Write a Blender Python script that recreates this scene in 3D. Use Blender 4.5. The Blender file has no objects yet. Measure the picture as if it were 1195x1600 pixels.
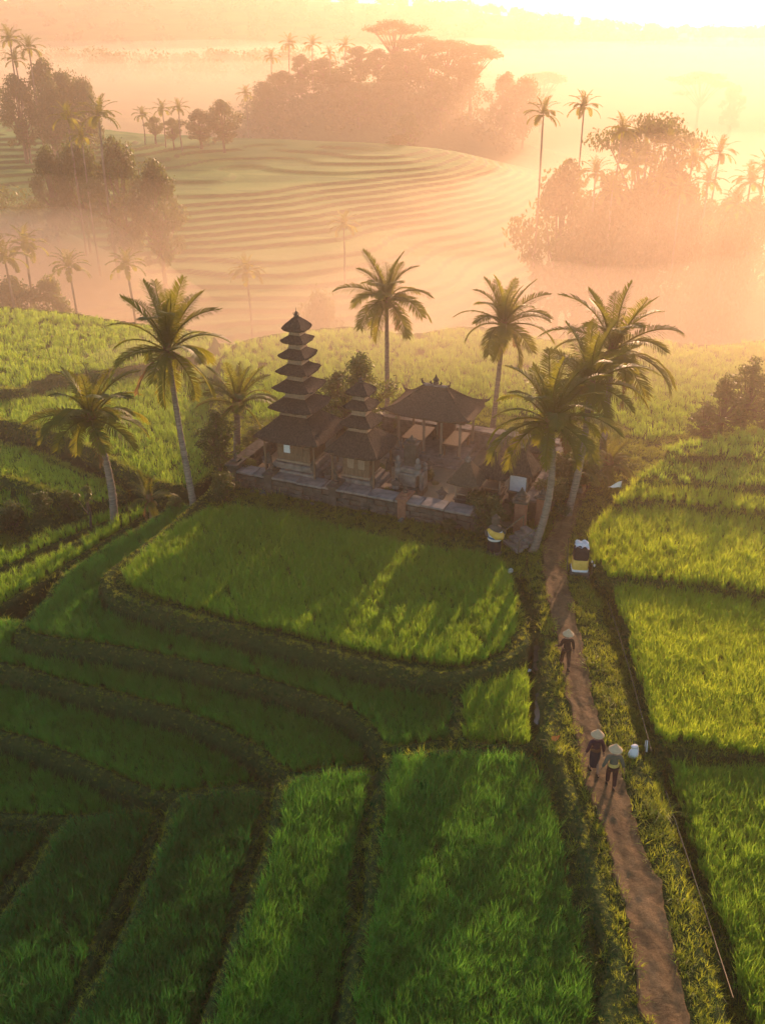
import bpy, math, random
import numpy as np
from mathutils import Vector, Matrix, Euler

random.seed(7)
rng = np.random.default_rng(7)
scene = bpy.context.scene
COL = scene.collection
R = math.radians

# ------------------------------------------------------------------ camera
CAM_H, PITCH, FPX = 21.0, R(27.5), 1500.0
cam_d = bpy.data.cameras.new('camera')
cam_d.sensor_fit = 'VERTICAL'
cam_d.sensor_height = 24.0
cam_d.lens = 24.0 * FPX / 1600.0
cam_d.clip_end = 4000.0
cam = bpy.data.objects.new('camera', cam_d)
COL.objects.link(cam)
cam.location = (0, 0, CAM_H)
cam.rotation_euler = (R(90) - PITCH, 0, 0)
scene.camera = cam

# ------------------------------------------------------------------ sky, sun, exposure
SUN_EL, SUN_AZ = R(12.0), R(23.0)          # azimuth to the right of the view direction
world = bpy.data.worlds.new('World')
scene.world = world
world.use_nodes = True
wn = world.node_tree.nodes
sky = wn.new('ShaderNodeTexSky')
sky.sky_type = 'NISHITA'
sky.sun_disc = False
sky.sun_elevation = SUN_EL
sky.sun_rotation = SUN_AZ
sky.air_density = 1.0
sky.dust_density = 0.4
bg = wn['Background']
bg.inputs['Strength'].default_value = 0.125
world.node_tree.links.new(sky.outputs[0], bg.inputs['Color'])
sun_d = bpy.data.lights.new('sun', 'SUN')
sun_d.energy = 5.0
sun_d.angle = R(0.5)
sun_d.color = (1.0, 0.565, 0.325)
sun = bpy.data.objects.new('sun', sun_d)
COL.objects.link(sun)
SUN_DIR = Vector((math.sin(SUN_AZ) * math.cos(SUN_EL), math.cos(SUN_AZ) * math.cos(SUN_EL), math.sin(SUN_EL)))
sun.rotation_euler = (-SUN_DIR).to_track_quat('-Z', 'Y').to_euler()
sun.location = (20, 60, 40)
HAZE_DENSITY, HAZE_ANISO, HAZE_COLOR = 0.0010, 0.55, (0.93, 0.735, 0.575)
MIST_DENSITY, MIST_ANISO, MIST_COLOR = 0.007, 0.25, (0.92, 0.735, 0.58)
VEIL_DENSITY, VEIL_ANISO = 0.0052, 0.6
BANK_DENSITY, BANK_ANISO = 0.032, 0.40
vs = scene.view_settings
vs.view_transform = 'Standard'
vs.look = 'None'
vs.exposure = 0.97
vs.gamma = 1.0
vs.use_curve_mapping = False
cy = scene.cycles
cy.use_denoising = True
cy.max_bounces = 6
cy.diffuse_bounces = 2
cy.transmission_bounces = 3
cy.volume_bounces = 1
cy.use_adaptive_sampling = True
cy.adaptive_threshold = 0.03
cy.adaptive_min_samples = 16

# ------------------------------------------------------------------ helpers
CP, SP = math.cos(PITCH), math.sin(PITCH)

def at(u, v, z=None, Y=None):
    """world point seen at photo pixel (u, v), on the level z or at the distance Y"""
    cx, cyy = (u - 597.5) / FPX, (800.0 - v) / FPX
    d = Vector((cx, CP + cyy * SP, -SP + cyy * CP))
    t = (z - CAM_H) / d.z if z is not None else Y / d.y
    return Vector((0, 0, CAM_H)) + d * t

def tag(o, label=None, cat=None, group=None, kind=None):
    if label: o['label'] = label
    if cat: o['category'] = cat
    if group: o['group'] = group
    if kind: o['kind'] = kind
    return o

def empty(name, loc, rz=0.0, label=None, cat=None, group=None):
    o = bpy.data.objects.new(name, None)
    o.empty_display_size = 0.3
    o.location = loc
    o.rotation_euler = (0, 0, rz)
    COL.objects.link(o)
    return tag(o, label, cat, group)

def link(name, me, parent=None, loc=None, rot=None, scale=None):
    o = bpy.data.objects.new(name, me)
    COL.objects.link(o)
    if parent: o.parent = parent
    if loc is not None: o.location = loc
    if rot is not None: o.rotation_euler = rot
    if scale is not None: o.scale = (scale,) * 3 if isinstance(scale, (int, float)) else scale
    return o

def np_mesh(name, v, f, mat=None, smooth=False):
    """v (n,3) array, f (m,k) array of equal-sided faces"""
    v = np.asarray(v, np.float32); f = np.asarray(f, np.int32)
    me = bpy.data.meshes.new(name)
    k = f.shape[1]
    me.vertices.add(len(v)); me.vertices.foreach_set('co', v.ravel())
    me.loops.add(f.size); me.loops.foreach_set('vertex_index', f.ravel())
    me.polygons.add(len(f)); me.polygons.foreach_set('loop_start', np.arange(0, f.size, k, dtype=np.int32))
    if smooth: me.polygons.foreach_set('use_smooth', np.ones(len(f), bool))
    me.update(calc_edges=True)
    if mat: me.materials.append(mat)
    return me

class MB:
    """collects shapes, becomes ONE mesh"""
    def __init__(self): self.v, self.f = [], []
    def add(self, vs_, fs_):
        n = len(self.v)
        self.v += [tuple(p) for p in vs_]
        self.f += [tuple(i + n for i in q) for q in fs_]
        return self
    def box(self, c, s, rz=0.0, taper=1.0, rot=None):
        hx, hy, hz = s[0] / 2, s[1] / 2, s[2] / 2
        P = [(-hx, -hy, -hz), (hx, -hy, -hz), (hx, hy, -hz), (-hx, hy, -hz),
             (-hx * taper, -hy * taper, hz), (hx * taper, -hy * taper, hz), (hx * taper, hy * taper, hz), (-hx * taper, hy * taper, hz)]
        M = Euler(rot).to_matrix() if rot else Matrix.Rotation(rz, 3, 'Z')
        return self.add([M @ Vector(p) + Vector(c) for p in P],
                        [(0, 3, 2, 1), (4, 5, 6, 7), (0, 1, 5, 4), (1, 2, 6, 5), (2, 3, 7, 6), (3, 0, 4, 7)])
    def bevbox(self, c, s, b=0.02, rz=0.0):
        hx, hy, hz = s[0] / 2, s[1] / 2, s[2] / 2
        ring = lambda ix, iy, z: [(-hx + ix, -hy, z), (hx - ix, -hy, z), (hx, -hy + iy, z), (hx, hy - iy, z), (hx - ix, hy, z), (-hx + ix, hy, z), (-hx, hy - iy, z), (-hx, -hy + iy, z)]
        rin = lambda z: [(x * (hx - b) / hx, y * (hy - b) / hy, z) for x, y, _ in ring(b, b, z)]
        P = rin(-hz) + ring(b, b, -hz + b) + ring(b, b, hz - b) + rin(hz)
        F = [tuple(reversed(range(8))), tuple(range(24, 32))]
        for k in range(3):
            for i in range(8):
                j = (i + 1) % 8
                F.append((k * 8 + i, k * 8 + j, k * 8 + 8 + j, k * 8 + 8 + i))
        M = Matrix.Rotation(rz, 3, 'Z')
        return self.add([M @ Vector(p) + Vector(c) for p in P], F)
    def tube(self, pts, rad, n=8, cap=True):
        pts = [Vector(p) for p in pts]
        if isinstance(rad, (int, float)): rad = [rad] * len(pts)
        V, F = [], []
        up = Vector((0.31, 0.17, 0.93))
        for i, p in enumerate(pts):
            t = (pts[min(i + 1, len(pts) - 1)] - pts[max(i - 1, 0)]).normalized()
            a = t.cross(up)
            if a.length < 1e-3: a = t.cross(Vector((1, 0, 0)))
            a.normalize(); b = t.cross(a)
            for k in range(n):
                an = 2 * math.pi * k / n
                V.append(p + (a * math.cos(an) + b * math.sin(an)) * rad[i])
        for i in range(len(pts) - 1):
            for k in range(n):
                j = (k + 1) % n
                F.append((i * n + k, i * n + j, i * n + n + j, i * n + n + k))
        if cap: F += [tuple(range(n)), tuple(reversed(range((len(pts) - 1) * n, len(pts) * n)))]
        return self.add(V, F)
    def lathe(self, prof, n=14, c=(0, 0, 0), sx=1.0, sy=1.0):
        V, F = [], []
        for r, z in prof:
            for k in range(n):
                an = 2 * math.pi * k / n
                V.append((c[0] + r * sx * math.cos(an), c[1] + r * sy * math.sin(an), c[2] + z))
        m = len(prof)
        for i in range(m - 1):
            for k in range(n):
                j = (k + 1) % n
                F.append((i * n + k, i * n + j, i * n + n + j, i * n + n + k))
        F += [tuple(reversed(range(n))), tuple(range((m - 1) * n, m * n))]
        return self.add(V, F)
    def mesh(self, name, mat=None, smooth=False):
        me = bpy.data.meshes.new(name)
        me.from_pydata(self.v, [], self.f)
        me.update()
        if smooth: me.polygons.foreach_set('use_smooth', np.ones(len(me.polygons), bool))
        if mat: me.materials.append(mat)
        return me
    def build(self, name, mat=None, parent=None, smooth=False, loc=None, rot=None):
        return link(name, self.mesh(name, mat, smooth), parent, loc, rot)

def noise2(x, y, s=1.0, seed=0.0):
    """smooth pseudo noise about -1..1, numpy or scalar"""
    x = x / s + seed * 3.17; y = y / s - seed * 1.73
    return (np.sin(x * 1.13 + 1.7 * np.sin(y * 0.71 + seed)) + np.sin(y * 1.37 + 1.3 * np.sin(x * 0.83 - seed))
            + 0.5 * np.sin(2.3 * x + 1.9 * y + seed) + 0.5 * np.sin(2.9 * y - 2.1 * x)) / 3.0

def sstep(a, b, x):
    t = np.clip((x - a) / (b - a), 0, 1)
    return t * t * (3 - 2 * t)

# ------------------------------------------------------------------ materials
def nt(name):
    m = bpy.data.materials.new(name)
    m.use_nodes = True
    t = m.node_tree
    return m, t.nodes, t.links, t.nodes['Principled BSDF'], t.nodes['Material Output']

def ramp(N, L, fac, stops):
    r = N.new('ShaderNodeValToRGB')
    e = r.color_ramp.elements
    while len(e) < len(stops): e.new(0.5)
    for i, (p, c) in enumerate(stops):
        e[i].position = p; e[i].color = (*c, 1)
    L.new(fac, r.inputs[0])
    return r.outputs[0]

def tex_noise(N, L, scale, detail=4, coord='Object', rough=0.6, vec_scale=None, distort=0.0):
    tc = N.new('ShaderNodeTexCoord')
    n = N.new('ShaderNodeTexNoise')
    n.inputs['Scale'].default_value = scale
    n.inputs['Detail'].default_value = detail
    n.inputs['Roughness'].default_value = rough
    n.inputs['Distortion'].default_value = distort
    src = tc.outputs[coord]
    if vec_scale:
        mp = N.new('ShaderNodeMapping'); mp.inputs['Scale'].default_value = vec_scale
        L.new(src, mp.inputs[0]); src = mp.outputs[0]
    L.new(src, n.inputs['Vector'])
    return n.outputs[0]

def bump(N, L, h, bsdf, strength=0.4, dist=0.05):
    b = N.new('ShaderNodeBump')
    b.inputs['Strength'].default_value = strength
    b.inputs['Distance'].default_value = dist
    L.new(h, b.inputs['Height'])
    L.new(b.outputs[0], bsdf.inputs['Normal'])

def mat_plain(name, stops, scale=6.0, rough=0.8, bmp=0.4, dist=0.02, vec=None, detail=6, spec=0.3, metal=0.0, coord='Object'):
    m, N, L, b, o = nt(name)
    n = tex_noise(N, L, scale, detail, coord, vec_scale=vec)
    L.new(ramp(N, L, n, stops), b.inputs['Base Color'])
    b.inputs['Roughness'].default_value = rough
    b.inputs['Specular IOR Level'].default_value = spec
    b.inputs['Metallic'].default_value = metal
    if bmp: bump(N, L, n, b, bmp, dist)
    return m

def mat_leaf(name, dark, light, trans, tfac=0.45, rough=0.45, wide=9.0, spec=0.35):
    """thin leaf: glossy front, light passing through; colour differs between plants and patches"""
    m, N, L, b, o = nt(name)
    oi = N.new('ShaderNodeObjectInfo')
    n = tex_noise(N, L, 1.0 / wide, 3, 'Generated')
    geo = N.new('ShaderNodeNewGeometry')
    nz = N.new('ShaderNodeTexNoise'); nz.inputs['Scale'].default_value = 1.0 / wide; nz.inputs['Detail'].default_value = 4
    L.new(geo.outputs['Position'], nz.inputs['Vector'])
    mx = N.new('ShaderNodeMath'); mx.operation = 'MULTIPLY_ADD'
    mx.inputs[1].default_value = 0.5
    L.new(oi.outputs['Random'], mx.inputs[0])
    ad = N.new('ShaderNodeMath'); ad.operation = 'MULTIPLY_ADD'; ad.inputs[1].default_value = 2.2; ad.inputs[2].default_value = -0.85
    L.new(nz.outputs[0], ad.inputs[0])
    L.new(ad.outputs[0], mx.inputs[2])
    c = ramp(N, L, mx.outputs[0], [(0.1, dark), (0.9, light)])
    L.new(c, b.inputs['Base Color'])
    b.inputs['Roughness'].default_value = rough
    b.inputs['Specular IOR Level'].default_value = spec
    tr = N.new('ShaderNodeBsdfTranslucent')
    tr.inputs['Color'].default_value = (*trans, 1)
    ms = N.new('ShaderNodeMixShader'); ms.inputs[0].default_value = tfac
    L.new(b.outputs[0], ms.inputs[1]); L.new(tr.outputs[0], ms.inputs[2]); L.new(ms.outputs[0], o.inputs['Surface'])
    return m

M = {}
M['rice'] = mat_leaf('rice_leaf', (0.032, 0.125, 0.018), (0.080, 0.21, 0.026), (0.46, 0.72, 0.055), 0.58, 0.4, 8.0, 0.4)
M['rice_shade_tint'] = mat_leaf('deep_green_shade_tinted_rice_leaf', (0.010, 0.072, 0.020), (0.030, 0.118, 0.026), (0.09, 0.36, 0.045), 0.50, 0.45, 6.0, 0.35)  # deep green, darkened further in the leaf colour to stand for shade
M['rice_green'] = mat_leaf('green_rice_leaf', (0.018, 0.115, 0.022), (0.050, 0.185, 0.030), (0.22, 0.56, 0.05), 0.50, 0.45, 6.0, 0.35)
M['rice_glow_tint'] = mat_leaf('glow_tinted_rice_leaf', (0.055, 0.165, 0.016), (0.13, 0.27, 0.026), (0.72, 0.88, 0.06), 0.64, 0.38, 7.0, 0.5)  # yellow green, with golden sun glow brightened into the leaf colour
M['rice_far'] = mat_leaf('rice_leaf_distant', (0.05, 0.16, 0.02), (0.10, 0.24, 0.03), (0.54, 0.76, 0.07), 0.58, 0.4, 14.0, 0.5)
M['grass'] = mat_leaf('verge_grass', (0.030, 0.105, 0.016), (0.085, 0.165, 0.024), (0.56, 0.64, 0.05), 0.52, 0.5, 2.0, 0.4)
M['frond'] = mat_leaf('palm_frond', (0.028, 0.072, 0.014), (0.062, 0.10, 0.020), (0.46, 0.44, 0.03), 0.36, 0.55, 2.0, 0.2)
M['frond_dry'] = mat_leaf('dry_palm_frond', (0.16, 0.10, 0.045), (0.25, 0.16, 0.07), (0.35, 0.2, 0.06), 0.35, 0.6, 2.0)
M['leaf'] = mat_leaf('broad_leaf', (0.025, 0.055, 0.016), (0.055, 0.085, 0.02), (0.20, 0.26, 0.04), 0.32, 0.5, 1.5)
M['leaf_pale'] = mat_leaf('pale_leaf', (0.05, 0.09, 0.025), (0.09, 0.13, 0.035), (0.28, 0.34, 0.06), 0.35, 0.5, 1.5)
M['bark'] = mat_plain('bark', [(0.25, (0.07, 0.05, 0.035)), (0.75, (0.19, 0.145, 0.105))], 5.0, 0.9, 0.7, 0.03, (1, 1, 4))
M['palm_bark'] = mat_plain('palm_bark', [(0.3, (0.13, 0.10, 0.075)), (0.7, (0.33, 0.27, 0.21))], 4.0, 0.9, 0.6, 0.03, (0.6, 0.6, 5))
M['thatch'] = mat_plain('palm_fibre_thatch', [(0.28, (0.024, 0.020, 0.016)), (0.5, (0.055, 0.044, 0.034)), (0.75, (0.105, 0.088, 0.070))], 14.0, 0.95, 0.9, 0.04, (1, 1, 0.25), 8, 0.1)
M['thatch_grass'] = mat_plain('grass_thatch', [(0.3, (0.06, 0.045, 0.03)), (0.72, (0.15, 0.11, 0.075))], 14.0, 0.95, 0.9, 0.04, (1, 1, 0.25), 8, 0.1)
M['stone'] = mat_plain('weathered_stone', [(0.25, (0.10, 0.085, 0.07)), (0.5, (0.21, 0.18, 0.15)), (0.8, (0.33, 0.29, 0.25))], 3.0, 0.9, 0.6, 0.03)
M['stone_dark'] = mat_plain('mossy_dark_stone', [(0.25, (0.035, 0.035, 0.026)), (0.55, (0.085, 0.078, 0.062)), (0.85, (0.16, 0.145, 0.12))], 3.5, 0.92, 0.7, 0.04)
M['stone_pale'] = mat_plain('pale_coping_stone', [(0.25, (0.10, 0.092, 0.08)), (0.5, (0.20, 0.185, 0.165)), (0.8, (0.29, 0.27, 0.24))], 2.6, 0.85, 0.5, 0.02)
M['brick'] = mat_plain('red_brick', [(0.25, (0.17, 0.075, 0.045)), (0.75, (0.33, 0.16, 0.095))], 6.0, 0.9, 0.5, 0.02)
M['wood'] = mat_plain('old_wood', [(0.3, (0.11, 0.07, 0.04)), (0.7, (0.24, 0.16, 0.095))], 5.0, 0.75, 0.4, 0.01, (4, 4, 0.5))
M['wood_pale'] = mat_plain('pale_painted_wood', [(0.3, (0.22, 0.16, 0.11)), (0.7, (0.36, 0.27, 0.18))], 5.0, 0.7, 0.3, 0.01, (4, 4, 0.5))
M['gold'] = mat_plain('gilded_wood', [(0.3, (0.35, 0.2, 0.05)), (0.7, (0.62, 0.40, 0.12))], 12.0, 0.4, 0.3, 0.01)
M['white_cloth'] = mat_plain('white_cloth', [(0.3, (0.66, 0.67, 0.70)), (0.7, (0.80, 0.80, 0.80))], 9.0, 0.9, 0.3, 0.02)
M['yellow_cloth'] = mat_plain('yellow_cloth', [(0.3, (0.62, 0.38, 0.06)), (0.7, (0.76, 0.50, 0.12))], 9.0, 0.85, 0.3, 0.02)
M['black_cloth'] = mat_plain('black_cloth', [(0.3, (0.012, 0.011, 0.012)), (0.7, (0.030, 0.027, 0.027))], 9.0, 0.9, 0.3, 0.02)
M['orange_cloth'] = mat_plain('orange_cloth', [(0.3, (0.60, 0.17, 0.04)), (0.7, (0.75, 0.26, 0.07))], 9.0, 0.85, 0.3, 0.02)
M['bamboo'] = mat_plain('dry_bamboo', [(0.3, (0.10, 0.078, 0.045)), (0.7, (0.19, 0.15, 0.09))], 7.0, 0.6, 0.2, 0.01, (3, 3, 0.4))
M['paving'] = mat_plain('sandy_courtyard', [(0.25, (0.16, 0.13, 0.08)), (0.55, (0.25, 0.20, 0.125)), (0.8, (0.13, 0.14, 0.05))], 0.9, 0.95, 0.4, 0.03, None, 8)
M['coconut'] = mat_plain('coconut_husk', [(0.3, (0.16, 0.12, 0.04)), (0.7, (0.27, 0.22, 0.08))], 5.0, 0.6, 0.2)
M['rock'] = mat_plain('brown_rock', [(0.25, (0.09, 0.06, 0.042)), (0.75, (0.22, 0.16, 0.12))], 4.0, 0.95, 0.6, 0.03)

def mat_ground():
    m, N, L, b, o = nt('grassy_earth')
    n1 = tex_noise(N, L, 0.55, 8)
    n2 = tex_noise(N, L, 9.0, 6)
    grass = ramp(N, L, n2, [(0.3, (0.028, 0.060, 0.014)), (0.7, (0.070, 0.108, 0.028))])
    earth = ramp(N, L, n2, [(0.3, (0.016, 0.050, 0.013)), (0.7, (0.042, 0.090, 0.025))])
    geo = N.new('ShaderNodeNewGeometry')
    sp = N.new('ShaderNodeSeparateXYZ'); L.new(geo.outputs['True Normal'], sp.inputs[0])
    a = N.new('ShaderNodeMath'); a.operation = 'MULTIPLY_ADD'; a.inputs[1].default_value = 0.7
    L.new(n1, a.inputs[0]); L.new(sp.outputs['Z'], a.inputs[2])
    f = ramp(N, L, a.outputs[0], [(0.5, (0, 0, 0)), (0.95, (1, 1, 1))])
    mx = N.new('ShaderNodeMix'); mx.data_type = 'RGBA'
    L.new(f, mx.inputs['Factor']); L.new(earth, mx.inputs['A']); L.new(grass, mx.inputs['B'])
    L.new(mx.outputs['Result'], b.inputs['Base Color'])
    b.inputs['Roughness'].default_value = 0.95; b.inputs['Specular IOR Level'].default_value = 0.1
    n3 = tex_noise(N, L, 2.6, 6, rough=0.7)
    sm = N.new('ShaderNodeMath'); sm.operation = 'MULTIPLY_ADD'; sm.inputs[1].default_value = 2.0
    L.new(n3, sm.inputs[0]); L.new(n2, sm.inputs[2])
    bump(N, L, sm.outputs[0], b, 1.0, 0.14)
    return m
M['ground'] = mat_ground()

def mat_far_ground():
    m, N, L, b, o = nt('terraced_land')
    n1 = tex_noise(N, L, 0.035, 6, vec_scale=(1, 1, 0))
    n2 = tex_noise(N, L, 0.9, 6)
    vo = N.new('ShaderNodeTexVoronoi'); vo.inputs['Scale'].default_value = 1.0
    tcv = N.new('ShaderNodeTexCoord'); mpv = N.new('ShaderNodeMapping'); mpv.inputs['Scale'].default_value = (0.035, 0.13, 0.0)
    L.new(tcv.outputs['Object'], mpv.inputs[0]); L.new(mpv.outputs[0], vo.inputs['Vector'])
    bw = N.new('ShaderNodeRGBToBW'); L.new(vo.outputs['Color'], bw.inputs[0])
    mxv = N.new('ShaderNodeMath'); mxv.operation = 'MULTIPLY_ADD'; mxv.inputs[1].default_value = 0.4
    L.new(bw.outputs[0], mxv.inputs[0]); sb = N.new('ShaderNodeMath'); sb.operation = 'SUBTRACT'; sb.inputs[1].default_value = 0.2
    L.new(n1, sb.inputs[0]); L.new(sb.outputs[0], mxv.inputs[2])
    c = ramp(N, L, mxv.outputs[0], [(0.35, (0.035, 0.15, 0.018)), (0.5, (0.075, 0.22, 0.03)), (0.65, (0.14, 0.26, 0.045))])
    geo = N.new('ShaderNodeNewGeometry')
    sp = N.new('ShaderNodeSeparateXYZ'); L.new(geo.outputs['True Normal'], sp.inputs[0])
    f = ramp(N, L, sp.outputs['Z'], [(0.86, (0, 0, 0)), (0.98, (1, 1, 1))])
    earth = ramp(N, L, n2, [(0.3, (0.03, 0.075, 0.016)), (0.7, (0.07, 0.12, 0.03))])
    mx = N.new('ShaderNodeMix'); mx.data_type = 'RGBA'
    L.new(f, mx.inputs['Factor']); L.new(earth, mx.inputs['A']); L.new(c, mx.inputs['B'])
    L.new(mx.outputs['Result'], b.inputs['Base Color'])
    b.inputs['Roughness'].default_value = 0.8; b.inputs['Specular IOR Level'].default_value = 0.2
    bump(N, L, n2, b, 0.6, 0.3)
    return m
M['far_ground'] = mat_far_ground()

def mat_path():
    m, N, L, b, o = nt('red_dirt')
    n1 = tex_noise(N, L, 0.8, 8)
    n2 = tex_noise(N, L, 7.0, 8, rough=0.7)
    c = ramp(N, L, n1, [(0.28, (0.11, 0.068, 0.030)), (0.5, (0.20, 0.125, 0.052)), (0.75, (0.29, 0.19, 0.088))])
    d = ramp(N, L, n2, [(0.3, (0.55, 0.52, 0.5)), (0.7, (1.1, 1.08, 1.05))])
    mx = N.new('ShaderNodeMix'); mx.data_type = 'RGBA'; mx.blend_type = 'MULTIPLY'; mx.inputs['Factor'].default_value = 1
    L.new(c, mx.inputs['A']); L.new(d, mx.inputs['B'])
    L.new(mx.outputs['Result'], b.inputs['Base Color'])
    b.inputs['Roughness'].default_value = 0.85; b.inputs['Specular IOR Level'].default_value = 0.25
    bump(N, L, n2, b, 0.9, 0.05)
    return m
M['path'] = mat_path()
mw, N_, L_, b_, o_ = nt('ditch_water')
b_.inputs['Base Color'].default_value = (0.05, 0.05, 0.035, 1); b_.inputs['Roughness'].default_value = 0.05
bump(N_, L_, tex_noise(N_, L_, 6.0, 3), b_, 0.15, 0.02)
M['water'] = mw
def mat_solid(name, c, rough=0.8):
    return mat_plain(name, [(0.3, tuple(x * 0.75 for x in c)), (0.7, c)], 14.0, rough, 0.3, 0.01)
# ------------------------------------------------------------------ terraced land near the temple
def smooth_poly(pts, n=5):
    P = [Vector((p[0], p[1])) for p in pts]
    out = []
    m = len(P)
    for i in range(m):
        p0, p1, p2, p3 = P[i - 1], P[i], P[(i + 1) % m], P[(i + 2) % m]
        for k in range(n):
            t = k / n
            q = 0.5 * ((2 * p1) + (p2 - p0) * t + (2 * p0 - 5 * p1 + 4 * p2 - p3) * t * t + (3 * p1 - p0 - 3 * p2 + p3) * t ** 3)
            out.append((q.x, q.y))
    return np.array(out)

def px_poly(pix, z, n=5):
    return smooth_poly([at(u, v, z=z).to_2d() for u, v in pix], n)

def sdf(poly, x, y, pad=2.0):
    """signed distance, positive inside; points far outside the box get -pad"""
    d = np.full(x.shape, -pad)
    lo, hi = poly.min(0) - pad, poly.max(0) + pad
    k = (x > lo[0]) & (x < hi[0]) & (y > lo[1]) & (y < hi[1])
    if not k.any(): return d
    px, py = x[k], y[k]
    dd = np.full(px.shape, 1e9); ins = np.zeros(px.shape, bool)
    for i in range(len(poly)):
        ax, ay = poly[i - 1]; bx, by = poly[i]
        ex, ey = bx - ax, by - ay
        t = np.clip(((px - ax) * ex + (py - ay) * ey) / (ex * ex + ey * ey + 1e-12), 0, 1)
        dd = np.minimum(dd, (px - ax - t * ex) ** 2 + (py - ay - t * ey) ** 2)
        if by != ay:
            c = ((ay > py) != (by > py)) & (px < ex * (py - ay) / (by - ay) + ax)
            ins ^= c
    d[k] = np.where(ins, 1, -1) * np.sqrt(dd)
    return d

# terrace floors, low ones first: (pixel outline, level, has a raised bund)
TER = [
    ('S5', [(-260, 1300), (80, 1290), (92, 1310), (20, 1400), (-80, 1550), (-260, 1750)], -3.1),
    ('S4', [(100, 1290), (170, 1272), (250, 1275), (247, 1310), (162, 1480), (85, 1680), (-170, 1680), (-50, 1500), (40, 1380)], -2.5),
    ('S3', [(268, 1258), (330, 1240), (415, 1238), (424, 1262), (380, 1420), (315, 1680), (85, 1680), (180, 1480), (250, 1320)], -1.8),
    ('S2', [(440, 1225), (500, 1212), (578, 1212), (590, 1232), (560, 1400), (540, 1680), (310, 1680), (370, 1450), (415, 1320), (432, 1242)], -1.1),
    ('S1', [(605, 1187), (680, 1176), (760, 1178), (828, 1185), (855, 1215), (882, 1290), (908, 1400), (934, 1500), (960, 1680), (555, 1680), (572, 1400), (588, 1250), (597, 1204)], -0.45),
    ('L3', [(-300, 745), (-60, 752), (60, 778), (112, 802), (60, 812), (-40, 790), (-300, 780)], -2.2),
    ('L2', [(-300, 650), (0, 690), (120, 735), (205, 775), (190, 800), (130, 792), (60, 768), (-40, 742), (-300, 715)], -1.6),
    ('L1', [(-300, 560), (60, 590), (300, 540), (440, 560), (420, 660), (345, 735), (300, 765), (225, 752), (120, 697), (0, 662), (-300, 620)], -0.8),
    ('L0', [(-300, 470), (40, 484), (200, 505), (330, 525), (310, 560), (150, 585), (60, 600), (0, 612), (-300, 570)], -0.2),
    ('T5', [(-260, 1120), (0, 1160), (100, 1192), (200, 1240), (228, 1275), (100, 1290), (0, 1285), (-260, 1260)], -2.75),
    ('T4', [(-260, 1050), (250, 1100), (420, 1190), (428, 1222), (400, 1237), (260, 1252), (200, 1236), (100, 1190), (0, 1155), (-260, 1100)], -2.1),
    ('T3', [(-260, 960), (300, 1000), (585, 1120), (592, 1175), (578, 1205), (500, 1216), (455, 1222), (428, 1208), (395, 1180), (330, 1142), (230, 1108), (100, 1076), (0, 1048), (-260, 1020)], -1.4),
    ('C', [(245, 790), (130, 838), (0, 898), (-150, 960), (-150, 905), (0, 868), (120, 818), (200, 792)], -2.2),
    ('B', [(262, 790), (112, 888), (0, 958), (-150, 1030), (-150, 955), (0, 903), (130, 843), (240, 792)], -1.5),
    ('T2', [(290, 790), (250, 806), (110, 892), (60, 950), (27, 984), (55, 1002), (180, 1021), (300, 1046), (420, 1076), (520, 1110), (565, 1138), (588, 1172), (610, 1182), (720, 1168), (850, 1166), (860, 1000), (600, 900)], -0.7),
    ('P1', [(712, 1062), (770, 1052), (842, 1040), (850, 1166), (720, 1170), (706, 1120)], -0.45),
    ('MAIN', [(300, 792), (205, 868), (166, 898), (160, 914), (185, 940), (260, 963), (350, 986), (470, 1019), (600, 1049), (690, 1063), (760, 1053), (815, 1026), (838, 990),
              (836, 1040), (840, 1130), (852, 1168), (868, 1210), (893, 1290), (922, 1400), (952, 1500), (1000, 1680), (1700, 1680), (1700, 560), (1400, 552), (1250, 530), (1100, 541), (960, 522), (860, 533), (740, 512), (640, 524), (540, 513), (400, 530), (345, 560), (330, 640), (335, 740)], 0.0),
    ('R0', [(1040, 1196), (1100, 1200), (1500, 1235), (1500, 1720), (1200, 1720), (1126, 1480), (1072, 1330)], -0.45),
    ('R2', [(921, 832), (960, 802), (1030, 792), (1500, 850), (1500, 952), (1100, 918), (1000, 906), (936, 894)], 0.45),
    ('R3', [(962, 790), (985, 765), (1040, 757), (1500, 790), (1500, 840), (1040, 787)], 0.85),
    ('R4', [(1005, 750), (1015, 735), (1100, 716), (1500, 735), (1500, 785), (1040, 752)], 1.25),
    ('R5', [(1060, 715), (1085, 690), (1500, 650), (1500, 725), (1100, 712)], 1.6),
]
POLY = {n: px_poly(p, z) for n, p, z in TER}
LEV = {n: z for n, p, z in TER}

def near_height(x, y):
    h = np.clip(-1.3 + 0.19 * x, -4.2, -0.75)
    left = sstep(-8, -12, x + 0 * y) * sstep(30, 38, y)
    h = h * (1 - left) - 3.2 * left
    h = h - 0.6 * np.clip(y - 65, 0, 25)
    h = h + 0.12 * noise2(x, y, 1.3, 2.0)
    own = np.full(x.shape, -1)
    for i, (n, p, z) in enumerate(TER):
        s = sdf(POLY[n], x, y)
        w = 0.2
        k = sstep(-w, 0.0, s + 0.06 * noise2(x, y, 0.35, i))
        lip = 0.0 if n in ('R0', 'R2', 'R3', 'R4', 'R5') else 0.17
        up = lip * sstep(0.0, 0.06, s) * sstep(0.44, 0.30, s)
        h = h * (1 - k) + (z + up) * k
        own = np.where(s > 0, i, own)
    return h + 0.03 * noise2(x, y, 0.22, 5.0), own

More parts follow.
